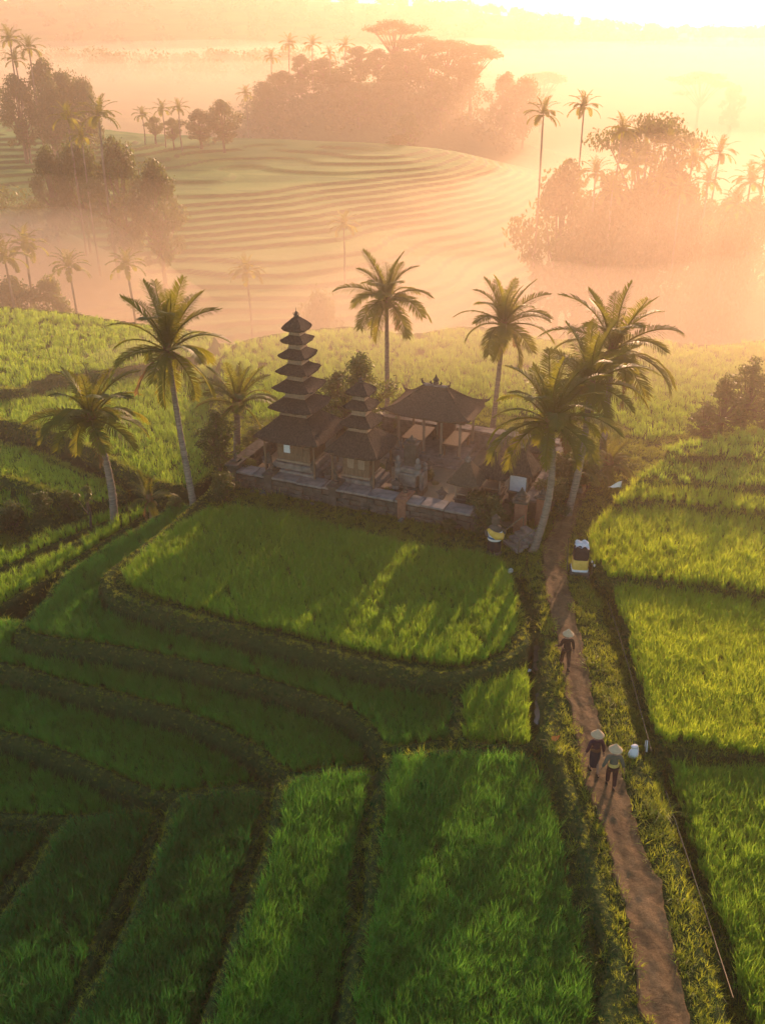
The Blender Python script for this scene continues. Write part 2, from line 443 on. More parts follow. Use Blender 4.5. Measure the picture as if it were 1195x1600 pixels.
xs = np.concatenate([np.linspace(-52, -20, 110, endpoint=False), np.linspace(-20, 20, 290, endpoint=False), np.linspace(20, 52, 110)])
ys = np.concatenate([np.linspace(10.5, 30, 160, endpoint=False), np.linspace(30, 50, 130, endpoint=False), np.linspace(50, 84, 110)])
GX, GY = np.meshgrid(xs, ys)
GH, GOWN = near_height(GX.ravel(), GY.ravel())
GH = GH.reshape(GX.shape); GOWN = GOWN.reshape(GX.shape)
# water channel beside the path
CH = [at(u, v, z=0.0).to_2d() for u, v in [(812, 905), (830, 960), (838, 1010), (836, 1050), (842, 1090), (838, 1130)]]
def line_dist(pts, x, y):
    d = np.full(np.shape(x), 1e9)
    for a, b in zip(pts[:-1], pts[1:]):
        e = b - a
        t = np.clip(((x - a.x) * e.x + (y - a.y) * e.y) / e.length_squared, 0, 1)
        d = np.minimum(d, np.hypot(x - a.x - t * e.x, y - a.y - t * e.y))
    return d
GH = GH - 0.34 * sstep(0.42, 0.16, line_dist(CH, GX, GY))
# ditch on the right of the path
DT = [at(u, v, z=0.0).to_2d() for u, v in [(930, 905), (948, 935), (966, 1000), (992, 1090), (1016, 1168), (1040, 1215), (1078, 1340), (1112, 1450), (1160, 1600), (1200, 1690)]]
GH = GH - 0.38 * sstep(0.5, 0.18, line_dist(DT, GX, GY))
edge = np.minimum.reduce([GX + 52, 52 - GX, GY - 10.5, 84 - GY])
GHm = GH - 6.0 * sstep(2.5, 0.0, edge)

def hz(x, y):
    """height of the near land"""
    x = np.asarray(x, float); y = np.asarray(y, float)
    i = np.clip(np.searchsorted(xs, x) - 1, 0, len(xs) - 2); j = np.clip(np.searchsorted(ys, y) - 1, 0, len(ys) - 2)
    tx = np.clip((x - xs[i]) / (xs[i + 1] - xs[i]), 0, 1); ty = np.clip((y - ys[j]) / (ys[j + 1] - ys[j]), 0, 1)
    return (GH[j, i] * (1 - tx) * (1 - ty) + GH[j, i + 1] * tx * (1 - ty) + GH[j + 1, i] * (1 - tx) * ty + GH[j + 1, i + 1] * tx * ty)
def own_at(x, y):
    i = np.clip(np.searchsorted(xs, x), 0, len(xs) - 1); j = np.clip(np.searchsorted(ys, y), 0, len(ys) - 1)
    return GOWN[j, i]

def grid_mesh(name, X, Y, Z, mat, smooth=True):
    ny, nx = X.shape
    idx = np.arange(nx * ny).reshape(ny, nx)
    f = np.stack([idx[:-1, :-1], idx[:-1, 1:], idx[1:, 1:], idx[1:, :-1]], -1).reshape(-1, 4)
    return np_mesh(name, np.stack([X, Y, Z], -1).reshape(-1, 3), f, mat, smooth)

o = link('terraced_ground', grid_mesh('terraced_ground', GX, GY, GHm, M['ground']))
tag(o, 'stepped green earth terraces with grassy bunds around the temple', 'ground', kind='structure')

# ------------------------------------------------------------------ valley, terraced hill and far ridges
def far_height(x, y):
    base = -24 + 3 * noise2(x, y, 60, 1.0)
    # the plateau's own slope down into the valley
    slope = -6 - 17 * sstep(78, 118, y + 4 * noise2(x, y, 14, 3.0))
    h = np.where(y < 118, np.maximum(slope, base), base)
    # broad terraced hill
    ax = (x + 28) / np.where(x > -28, 96.0, 190.0)
    t = np.clip((y - 104) / 150, 0, 1)
    hill = -21 + 12.5 * t ** 0.85 + 4.5 * sstep(-20, -110, x) * t - 15 * np.clip(np.abs(ax), 0, 1.4) ** 2.4 * np.where(x > -28, 1, 0.25)
    hill = hill - 22 * sstep(262, 330, y + 0.12 * x + 6 * noise2(x, y, 40, 4.0)) + 1.5 * noise2(x, y, 31, 6.0) + 0.5 * noise2(x, y, 11, 7.0) 
    q = hill / 0.6
    fl = np.floor(q)
    hill_t = 0.6 * (fl + sstep(0.84, 1.0, q - fl))
    h = np.where(y > 100, np.maximum(h, hill_t), h)
    # wooded knolls
    h = np.maximum(h, -25 + 20 * np.exp(-((x + 66) / 30) ** 2 - ((y - 152) / 24) ** 2))
    h = np.maximum(h, -25 + 16.5 * np.exp(-((x - 44) / 24) ** 2 - ((y - 119) / 15) ** 2))
    h = np.maximum(h, -25 + 26 * np.exp(-((x + 5) / 48) ** 2 - ((y - 338) / 26) ** 2))
    # wooded ridges behind
    d = np.hypot(x, y)
    r1 = -30 + 38 * np.exp(-((y - 570 - 0.15 * x) / 150) ** 2) * (0.75 + 0.3 * noise2(x, y, 120, 8.0)) * sstep(260, -80, x)
    r2 = -30 + (46 + 22 * sstep(250, 0, x)) * np.exp(-((y - 880) / 150) ** 2) * (0.85 + 0.2 * noise2(x, y, 160, 9.0))
    h = np.maximum(h, np.minimum(np.maximum(r1, r2), 36))
    return h

fx = np.concatenate([-130 - 560 * np.linspace(1, 0, 26, endpoint=False) ** 1.6, np.linspace(-130, 130, 280, endpoint=False), 130 + 560 * np.linspace(0, 1, 26) ** 1.6])
fy = np.concatenate([np.linspace(-60, 72, 20, endpoint=False), np.linspace(72, 300, 400, endpoint=False), 300 + 900 * np.linspace(0, 1, 90) ** 1.3])
FX, FY = np.meshgrid(fx, fy)
FH = far_height(FX, FY)
o = link('ground', grid_mesh('ground', FX, FY, FH, M['far_ground'], False))
tag(o, 'misty valley floor, terraced hill and far ridges behind the temple', 'ground', kind='structure')

def ground_z(x, y):
    if abs(x) < 50 and 11 < y < 81: return float(hz(x, y))
    return float(far_height(np.array([float(x)]), np.array([float(y)]))[0])

# ------------------------------------------------------------------ dirt path
PATH = [(1720, 1046, 1145), (1600, 1004, 1086), (1500, 985, 1062), (1400, 966, 1040), (1300, 940, 1000), (1230, 912, 984), (1150, 896, 946), (1100, 886, 932), (1050, 876, 921),
        (1000, 866, 911), (950, 855, 899), (900, 846, 890), (860, 846, 888), (820, 862, 900), (785, 880, 912), (755, 900, 926)]
pl = [(at(a, v, z=0.0), at(b, v, z=0.0)) for v, a, b in PATH]
def path_rows(n=300):
    m = len(pl); out = []
    for i in range(n):
        t = i / (n - 1) * (m - 1); k = min(int(t), m - 2); f = t - k
        def cr(s):
            p = [pl[max(k - 1, 0)][s], pl[k][s], pl[k + 1][s], pl[min(k + 2, m - 1)][s]]
            return 0.5 * ((2 * p[1]) + (p[2] - p[0]) * f + (2 * p[0] - 5 * p[1] + 4 * p[2] - p[3]) * f * f + (3 * p[1] - p[0] - 3 * p[2] + p[3]) * f ** 3)
        out.append((cr(0), cr(1)))
    return out
PR = path_rows()
V = []
nc = 30
for i, (a, b) in enumerate(PR):
    w = (b - a)
    ja = 0.02 + 0.09 * noise2(a.x * 1.0, a.y * 1.0, 0.45, 1.0) + 0.07 * noise2(a.x, a.y, 0.15, 4.0); jb = -0.02 + 0.09 * noise2(b.x, b.y, 0.5, 2.0) + 0.07 * noise2(b.x, b.y, 0.16, 5.0)
    a2 = a + w.normalized() * float(ja); b2 = b + w.normalized() * float(jb)
    for k in range(nc):
        t = k / (nc - 1)
        p = a2.lerp(b2, t)
        g = float(hz(p.x, p.y))
        e = min(t, 1 - t) * (nc - 1)
        zz = 0.07 - 0.035 * math.exp(-((t - 0.28) / 0.12) ** 2) - 0.03 * math.exp(-((t - 0.74) / 0.12) ** 2)
        zz += 0.010 * float(noise2(p.x, p.y, 0.09, 3.0)) + 0.012 * float(noise2(p.x, p.y, 0.33, 6.0)) * (1 + float(noise2(p.x, p.y, 1.7, 2.0))) + 0.010 * float(noise2(p.x, p.y, 0.045, 9.0))
        if e < 1: zz = -0.10
        V.append((p.x, p.y, max(g, -0.03) + zz))
f = [(i * nc + k, i * nc + k + 1, (i + 1) * nc + k + 1, (i + 1) * nc + k) for i in range(len(PR) - 1) for k in range(nc - 1)]
o = link('path', np_mesh('path', np.array(V), np.array(f), M['path'], True))
tag(o, 'trodden red dirt path leading up to the temple', 'path', kind='structure')
PATH_POLY = np.array([(a.x, a.y) for a, b in PR] + [(b.x, b.y) for a, b in reversed(PR)])

# water in the channel, two open stretches
mbw = []
for seg in ([(838, 1008), (837, 1048)], [(841, 1082), (839, 1132)]):
    a, b = [at(u, v, z=-0.2) for u, v in seg]
    n_ = 12; V = []
    d = (b - a).normalized(); s = Vector((d.y, -d.x, 0))
    for i in range(n_ + 1):
        p = a.lerp(b, i / n_)
        wv = 0.10 + 0.03 * math.sin(i * 1.9) if 0 < i < n_ else 0.03
        V += [p - s * wv, p + s * wv]
    mbw.append(np_mesh('water', np.array([tuple(v) for v in V]), np.array([(2 * i, 2 * i + 1, 2 * i + 3, 2 * i + 2) for i in range(n_)]), M['water']))
for me, lb in zip(mbw, ('bright strip of channel water left of the lone walker', 'lower bright strip of channel water beside the small paddy')):
    o = link('water', me)
    tag(o, lb, 'water', kind='structure')

# ------------------------------------------------------------------ crops and grass (instanced clumps on points)
def blade_clump(name, mat, n, h0, h1, width, spread, lean, seed, segs=3):
    r = np.random.default_rng(seed)
    V, F = [], []
    for _ in range(n):
        a = r.uniform(0, 2 * math.pi); d = r.uniform(0, spread)
        base = np.array([d * math.cos(a), d * math.sin(a), -0.02])
        az = a + r.normal(0, 0.9); h = r.uniform(h0, h1); ln = r.uniform(0.3, 1.0) * lean * h
        dirv = np.array([math.cos(az), math.sin(az), 0]); tw = az + math.pi / 2 + r.normal(0, 0.5)
        side = np.array([math.cos(tw), math.sin(tw), 0])
        k0 = len(V)
        for s in range(segs):
            t = s / segs
            c = base + dirv * ln * t ** 2.1 + np.array([0, 0, h * (t - 0.18 * lean * t ** 3)])
            w = width * (1 - 0.55 * t)
            V += [c - side * w / 2, c + side * w / 2]
        V.append(base + dirv * ln * 1.05 + np.array([0, 0, h * (1 - 0.25 * lean)]))
        for s in range(segs - 1):
            q = k0 + 2 * s
            F += [(q, q + 1, q + 3), (q, q + 3, q + 2)]
        q = k0 + 2 * (segs - 1)
        F.append((q, q + 1, q + 2))
    return bpy.data.objects.new(name, np_mesh(name, np.array(V), np.array(F), mat))

def clump_set(name, objs):
    c = bpy.data.collections.new(name)
    for o_ in objs: c.objects.link(o_)
    return c
SET = {
    'rice': clump_set('rice_clumps', [blade_clump('rice_clump', M['rice'], 25, 0.36, 0.72, 0.017, 0.09, 0.42, 10 + i) for i in range(5)]),
    'rice_shade_tint': clump_set('shade_tinted_rice_clumps', [blade_clump('deep_rice_clump', M['rice_shade_tint'], 25, 0.36, 0.72, 0.017, 0.09, 0.42, 20 + i) for i in range(5)]),
    'rice_green': clump_set('green_rice_clumps', [blade_clump('green_rice_clump', M['rice_green'], 25, 0.36, 0.72, 0.017, 0.09, 0.42, 90 + i) for i in range(5)]),
    'rice_glow_tint': clump_set('glow_tinted_rice_clumps', [blade_clump('gold_rice_clump', M['rice_glow_tint'], 25, 0.36, 0.72, 0.017, 0.09, 0.42, 70 + i) for i in range(5)]),
    'rice_mid': clump_set('rice_patches', [blade_clump('rice_patch', M['rice_far'], 44, 0.30, 0.55, 0.030, 0.30, 0.4, 30 + i, 2) for i in range(4)]),
    'grass': clump_set('grass_tufts', [blade_clump('grass_tuft', M['grass'], 16, 0.08, 0.24, 0.016, 0.13, 1.0, 50 + i) for i in range(5)]),
}

def make_gn(coll):
    g = bpy.data.node_groups.new('scatter_' + coll.name, 'GeometryNodeTree')
    g.interface.new_socket('Geometry', in_out='INPUT', socket_type='NodeSocketGeometry')
    g.interface.new_socket('Geometry', in_out='OUTPUT', socket_type='NodeSocketGeometry')
    N, L = g.nodes, g.links
    gi, go = N.new('NodeGroupInput'), N.new('NodeGroupOutput')
    ci = N.new('GeometryNodeCollectionInfo'); ci.inputs['Collection'].default_value = coll
    ci.inputs['Separate Children'].default_value = True; ci.inputs['Reset Children'].default_value = True
    ip = N.new('GeometryNodeInstanceOnPoints'); ip.inputs['Pick Instance'].default_value = True
    def attr(nm, ty):
        a = N.new('GeometryNodeInputNamedAttribute'); a.data_type = ty; a.inputs['Name'].default_value = nm
        return [s for s in a.outputs if s.enabled][0]
    L.new(gi.outputs[0], ip.inputs['Points']); L.new(ci.outputs[0], ip.inputs['Instance'])
    L.new(attr('vid', 'INT'), ip.inputs['Instance Index']); L.new(attr('rot', 'FLOAT_VECTOR'), ip.inputs['Rotation']); L.new(attr('scl', 'FLOAT_VECTOR'), ip.inputs['Scale'])
    L.new(ip.outputs[0], go.inputs[0])
    return g
GN = {k: make_gn(c) for k, c in SET.items()}
NV = {'rice': 5, 'rice_green': 5, 'rice_glow_tint': 5, 'rice_shade_tint': 5, 'rice_mid': 4, 'grass': 5}

def scatter(name, kind, x, y, z, scl, tilt, label, cat):
    me = bpy.data.meshes.new(name)
    n = len(x)
    me.vertices.add(n); me.vertices.foreach_set('co', np.stack([x, y, z], -1).astype(np.float32).ravel())
    rot = np.stack([rng.normal(0, tilt, n), rng.normal(0, tilt, n), rng.uniform(0, 6.283, n)], -1).astype(np.float32)
    xyk = 1.0 if kind == 'grass' else 1.22
    s3 = np.stack([xyk * scl * rng.uniform(0.85, 1.15, n), xyk * scl * rng.uniform(0.85, 1.15, n), scl], -1).astype(np.float32)
    a = me.attributes.new('rot', 'FLOAT_VECTOR', 'POINT'); a.data.foreach_set('vector', rot.ravel())
    a = me.attributes.new('scl', 'FLOAT_VECTOR', 'POINT'); a.data.foreach_set('vector', s3.ravel())
    a = me.attributes.new('vid', 'INT', 'POINT'); a.data.foreach_set('value', rng.integers(0, NV[kind], n).astype(np.int32))
    o_ = link(name, me)
    md = o_.modifiers.new('scatter', 'NODES'); md.node_group = GN[kind]
    tag(o_, label, cat, kind='stuff')
    return o_

def jitter_grid(poly, step, ang=0.0):
    c = poly.mean(0); r = np.abs(poly - c).max() * 1.5
    k = np.arange(-r, r, step)
    u, w = np.meshgrid(k, k)
    u = (u + rng.uniform(-0.38, 0.38, u.shape) * step).ravel(); w = (w + rng.uniform(-0.38, 0.38, w.shape) * step).ravel()
    return c[0] + u * math.cos(ang) - w * math.sin(ang), c[1] + u * math.sin(ang) + w * math.cos(ang)

def in_view(x, y, z, m=0.10):
    """roughly in the picture, with room for a step to the side"""
    dz = z - CAM_H
    dep = y * CP - dz * SP
    u = x * FPX / dep / 597.5; v = (y * SP + dz * CP) * FPX / dep / 800
    return (np.abs(u) < 1.22 + m) & (v > -1.22 - m) & (dep > 2)

RICE_POLYS = []
def rice(owner, pix, step, kind, scl, label, inset=0.55, ang=0.2, lane_a=0.15):
    z = LEV[owner]
    poly = px_poly(pix, z) if pix is not None else POLY[owner]
    if pix is not None: inset = 0.05
    RICE_POLYS.append((poly, inset, [n for n, _, _ in TER].index(owner)))
    x, y = jitter_grid(poly, step, ang)
    s = sdf(poly, x, y)
    oi = [n for n, _, _ in TER].index(owner)
    k = (s > inset) & (own_at(x, y) == oi) & (y < 82.5) & (np.abs(x) < 50.5)
    for n2_, _, z2_ in TER[oi + 1:]:
        if z2_ > z + 0.3 and n2_ not in ('R2', 'R3', 'R4', 'R5'): k &= sdf(POLY[n2_], x, y) < -0.3
    x, y, s = x[k], y[k], s[k]
    z_ = hz(x, y)
    k = (np.abs(z_ - z) < 0.16) & in_view(x, y, z_)
    x, y, z_, s = x[k], y[k], z_[k], s[k]
    sc = scl * rng.normal(1, 0.13, len(x)) * (1 + 0.13 * noise2(x, y, 1.4, 3.0) + 0.08 * noise2(x, y, 0.5, 1.0))
    lane = (x * math.cos(ang + lane_a) + y * math.sin(ang + lane_a) + 0.12 * noise2(x, y, 2.0, 4.0)) / 2.7
    k = (rng.uniform(0, 1, len(x)) < 0.985) & ((lane - np.floor(lane) > 0.055) | (rng.uniform(0, 1, len(x)) < 0.35))
    k &= ~((noise2(x, y, 0.9, 11.0) > 0.86) & (rng.uniform(0, 1, len(x)) < 0.5))
    return scatter('rice_crop', kind, x[k], y[k], z_[k], sc[k], 0.10, label, 'rice')

rice('S1', None, 0.142, 'rice_green', 0.86, 'tall green rice in the big foreground paddy left of the path', 0.36, 0.05)
rice('S2', None, 0.146, 'rice_green', 0.86, 'dark green rice in the foreground strip left of the big paddy', 0.36, 0.12)
rice('S3', None, 0.152, 'rice_shade_tint', 0.86, 'shade darkened green rice in the third foreground strip from the path', 0.36, 0.2)
rice('S4', None, 0.155, 'rice_shade_tint', 0.86, 'shaded rice in the leftmost wide strip at the bottom corner', 0.36, 0.3)
rice('S5', None, 0.17, 'rice_shade_tint', 0.86, 'sliver of shaded rice at the left edge near the bottom corner', 0.5, 0.3)
rice('T5', None, 0.165, 'rice_green', 0.8, 'shaded rice on the lowest curved terrace at the left edge', 0.36)
rice('T4', None, 0.158, 'rice_green', 0.8, 'shaded rice on the second lowest curved terrace', 0.38)
rice('T3', None, 0.158, 'rice_green', 0.8, 'green rice on the long curved terrace two steps below the temple field', 0.38)
rice('T2', None, 0.158, 'rice_green', 0.8, 'green rice on the curved terrace one step below the temple field', 0.38)
rice('P1', None, 0.15, 'rice', 0.88, 'bright rice in the small square paddy beside the channel', 0.45)
rice('B', None, 0.22, 'rice', 0.9, 'sunlit rice on the narrow diagonal strip below the leaning palms', 0.3)
rice('C', None, 0.24, 'rice', 0.9, 'rice on the outermost narrow diagonal strip beside the gully', 0.3)
rice('MAIN', [(345, 800), (292, 816), (205, 885), (192, 902), (212, 922), (300, 953), (450, 993), (600, 1028), (690, 1042), (750, 1037), (792, 1012), (806, 985), (802, 930), (788, 888), (760, 873), (680, 862), (600, 846), (500, 822), (420, 803)], 0.16, 'rice', 0.78, 'wide green rice field right in front of the temple wall')
rice('MAIN', [(958, 925), (1050, 925), (1500, 968), (1500, 1205), (1100, 1168), (1035, 1158), (1010, 1140), (986, 1062), (966, 985)], 0.165, 'rice_glow_tint', 0.85, 'golden lit rice in the large paddy right of the path', ang=-0.1)
rice('R0', None, 0.15, 'rice', 0.88, 'tall rice at the lower right edge beside the bamboo pipe', 0.25, -0.1)
rice('R2', None, 0.22, 'rice_glow_tint', 0.9, 'golden lit rice on the rounded terrace beside the cloth wrapped shrine', 0.02)
rice('R3', None, 0.26, 'rice_glow_tint', 0.9, 'golden lit rice on the narrow terrace behind the white flag', 0.02)
rice('R4', None, 0.45, 'rice_mid', 0.9, 'hazy golden rice on the second terrace above the white flag', 0.02)
rice('R5', None, 0.5, 'rice_mid', 0.9, 'hazy golden rice on the highest terrace at the right edge', 0.02)
rice('MAIN', [(350, 560), (400, 533), (540, 516), (640, 527), (740, 515), (860, 536), (960, 525), (1100, 544), (1250, 533), (1400, 555), (1650, 562), (1650, 640), (1100, 680), (1000, 690), (950, 660), (800, 655), (770, 640), (600, 632), (430, 655), (370, 640)], 0.5, 'rice_mid', 0.9, 'hazy yellow green rice field behind the pagodas')
rice('L0', None, 0.5, 'rice_mid', 0.9, 'pale misty rice on the far left field', 0.5)
rice('L1', None, 0.42, 'rice_mid', 0.9, 'light green rice on the broad field behind the leaning palms', 0.5)
rice('L2', None, 0.4, 'rice_mid', 0.85, 'light green rice strip one step below the broad left field', 0.5)
rice('L3', None, 0.4, 'rice_mid', 0.85, 'light green rice strip beside the scrubby gully', 0.4)

# short grass on bunds, banks and verges
xg, yg = rng.uniform(-26, 24, 115000), rng.uniform(12, 58, 115000)
ok = in_view(xg, yg, hz(xg, yg)) & (sdf(PATH_POLY, xg, yg) < 0.10 + 0.16 * noise2(xg, yg, 0.35, 2.0))
TEMPLE_POLY = np.array([(-8.0, 43.9), (5.6, 38.2), (10.5, 49.0), (-3.0, 54.5)])
ok &= sdf(TEMPLE_POLY, xg, yg) < 0.0
ok &= line_dist(CH, xg, yg) > 0.2
og = own_at(xg, yg)
for p_, ins, ow in RICE_POLYS: ok &= ~((sdf(p_, xg, yg) > ins + 0.12) & (og == ow))
sl_ = np.hypot(hz(xg + 0.12, yg) - hz(xg - 0.12, yg), hz(xg, yg + 0.12) - hz(xg, yg - 0.12)) / 0.24
ok &= (sl_ < 0.75) | (rng.uniform(0, 1, len(xg)) < 0.75)
xg, yg = xg[ok], yg[ok]
names = [n for n, _, _ in TER]
sm = np.ones(len(xg))
og = og[ok]
for nm in ('S1', 'S2', 'S3', 'S4', 'S5', 'T2', 'T3', 'T4', 'T5', 'B', 'C', 'P1'): sm[og == names.index(nm)] = 0.5
sm[(og == names.index('MAIN')) & (xg < 6) & (sdf(POLY['MAIN'], xg, yg) < 0.8)] = 0.5
scatter('grass', 'grass', xg, yg, hz(xg, yg), sm * np.clip(rng.normal(1.0, 0.3, len(xg)), 0.45, 2.0) * (1 + 0.35 * noise2(xg, yg, 0.8, 1.0)), 0.25, 'short yellow green grass on the bunds and path verges', 'grass')
# ------------------------------------------------------------------ temple
TRZ = R(-22.4)
A_, B_ = Vector((math.cos(TRZ), math.sin(TRZ), 0)), Vector((-math.sin(TRZ), math.cos(TRZ), 0))
W0 = Vector((-7.4, 43.5, 0))
def tp(a, b, z=0.0): return W0 + A_ * a + B_ * b + Vector((0, 0, z))
rt = random.Random(11)

# courtyard floor
mb = MB()
na, nb = 40, 26
V = []
for j in range(nb + 1):
    for i in range(na + 1):
        a, b = 0.3 + 14.0 * i / na, 0.3 + 8.0 * j / nb
        V.append(tuple(tp(a, b, 0.20 + 0.025 * float(noise2(a, b, 0.8, 2.0)))))
F = [(j * (na + 1) + i, j * (na + 1) + i + 1, (j + 1) * (na + 1) + i + 1, (j + 1) * (na + 1) + i) for j in range(nb) for i in range(na)]
o = link('courtyard', np_mesh('courtyard', np.array(V), np.array(F), M['paving'], True))
tag(o, 'sandy temple courtyard floor', 'courtyard', kind='structure')

def stone_wall(name, p, rz, length, height, thick, label, coping, body, slab_len=1.15, posts=(), rough=1.0):
    e = empty(name, p, rz, label, 'wall')
    r = random.Random(int(length * 100))
    MB().box((length / 2, 0, height * 0.5 - 0.3), (length, thick, height + 0.6)).build('wall_core', body, e)
    mb = MB()                                   # rough stone facing, both faces
    course = 0.24; z = 0.02
    while z + course < height:
        x = r.uniform(-0.3, 0)
        while x < length - 0.1:
            w = r.uniform(0.3, 0.6)
            x0, x1 = max(x, 0), min(x + w, length)
            for s in (-1, 1):
                dep = r.uniform(0.02, 0.10) * rough
                mb.bevbox(((x0 + x1) / 2, s * (thick / 2 + dep / 2 - 0.03), z + course / 2), (x1 - x0 - 0.025, dep + 0.06, course - 0.025), 0.015)
            x += w
        z += course
    tag(mb.build('stone_facing', body, e), kind='stuff')
    x = 0.0
    while x < length - 0.05:
        w = min(slab_len * r.uniform(0.85, 1.15), length - x)
        me = MB().bevbox((0, 0, 0), (w - 0.03, thick + 0.30, 0.11), 0.02)
        me.build('coping_slab', coping, e, loc=(x + w / 2, r.uniform(-0.02, 0.02), height + 0.055 + r.uniform(-0.012, 0.012)), rot=(r.uniform(-0.02, 0.02), r.uniform(-0.012, 0.012), r.uniform(-0.01, 0.01)))
        x += w
    for a, hh, ww, mt in posts:
        po = MB().box((0, 0, hh / 2 - 0.2), (ww, thick + 0.34, hh + 0.4)).bevbox((0, 0, hh + 0.05), (ww + 0.16, thick + 0.5, 0.1), 0.02).bevbox((0, 0, hh + 0.16), (ww * 0.8, thick * 0.8, 0.12), 0.02).build('post', mt, e, loc=(a, 0, 0))
        MB().lathe([(0.09, 0), (0.12, 0.06), (0.07, 0.12), (0.10, 0.2), (0.02, 0.34)], 10).build('post_cap', M['stone_dark'], po, loc=(0, 0, hh + 0.22))
    return e
stone_wall('temple_wall', tp(0, 0), TRZ, 13.3, 0.82, 0.62, 'long stone wall with pale coping facing the rice field', M['stone_pale'], M['stone_dark'], 1.2,
           [(0.15, 1.15, 0.5, M['stone_dark']), (2.15, 0.98, 0.4, M['stone_dark']), (5.6, 0.98, 0.4, M['stone_dark']), (9.15, 1.0, 0.42, M['brick']), (13.1, 1.25, 0.55, M['stone_dark'])], 1.6)
stone_wall('temple_wall', tp(0.0, 0.55), TRZ + R(90), 7.8, 1.0, 0.4, 'short shaded side wall at the left of the temple', M['stone_dark'], M['stone_dark'])
stone_wall('temple_wall', tp(0.3, 8.55), TRZ, 14.2, 1.15, 0.4, 'back wall of the courtyard behind the open pavilion', M['stone'], M['stone'], 1.3)
stone_wall('temple_wall', tp(14.7, 1.6), TRZ + R(90), 6.6, 1.0, 0.4, 'right side wall of the temple behind the palm trunks', M['stone'], M['stone_dark'])

def roof_mesh(hx, hy, ze, zt, tx, ty, mat, curve=0.82, thick=0.10, lift=0.05, n=10, seed=0, rings=9, flare=0.0):
    """thatched hipped roof: eave half sizes hx, hy at ze, top half sizes tx, ty at zt"""
    V, F = [], []
    r = random.Random(seed)
    prof = [(0.55, 0.55, ze + 0.02)]
    def ringpts(kx, ky, z, up, jit):
        out = []
        cr = [(-1, -1), (1, -1), (1, 1), (-1, 1)]
        for s in range(4):
            a, b = cr[s], cr[(s + 1) % 4]
            for i in range(n):
                t = i / n
                x, y = a[0] + (b[0] - a[0]) * t, a[1] + (b[1] - a[1]) * t
                c = abs(2 * t - 1)
                k = 1 - 0.025 * (1 - (1 - c) ** 2) * (0 if c < 0.8 else 1)
                out.append((x * kx * k + r.uniform(-jit, jit), y * ky * k + r.uniform(-jit, jit), z + up * c ** 4 + r.uniform(-jit, jit)))
        return out
    R_ = [ringpts(hx * 0.5, hy * 0.5, ze + 0.25 * (zt - ze), 0, 0), ringpts(hx * 0.96, hy * 0.96, ze - thick * 0.55, lift, 0.012), ringpts(hx, hy, ze - thick * 0.1, lift, 0.014), ringpts(hx * 0.985, hy * 0.985, ze + thick * 0.5, lift, 0.012)]
    for i in range(1, rings + 1):
        t = i / rings
        z = ze + thick * 0.5 + (zt - ze - thick * 0.5) * (t ** curve if flare == 0 else t ** curve * (1 - flare) + flare * t ** 2)
        kx, ky = hx * 0.985 + (tx - hx * 0.985) * t, hy * 0.985 + (ty - hy * 0.985) * t
        R_.append(ringpts(kx, ky, z, lift * (1 - t) ** 2, 0.008))
    for q in R_: V += q
    m = 4 * n
    for k in range(len(R_) - 1):
        for i in range(m):
            j = (i + 1) % m
            F.append((k * m + i, k * m + j, (k + 1) * m + j, (k + 1) * m + i))
    F.append(tuple(range((len(R_) - 1) * m, len(R_) * m)))
    mb = MB().add(V, F)
    return mb

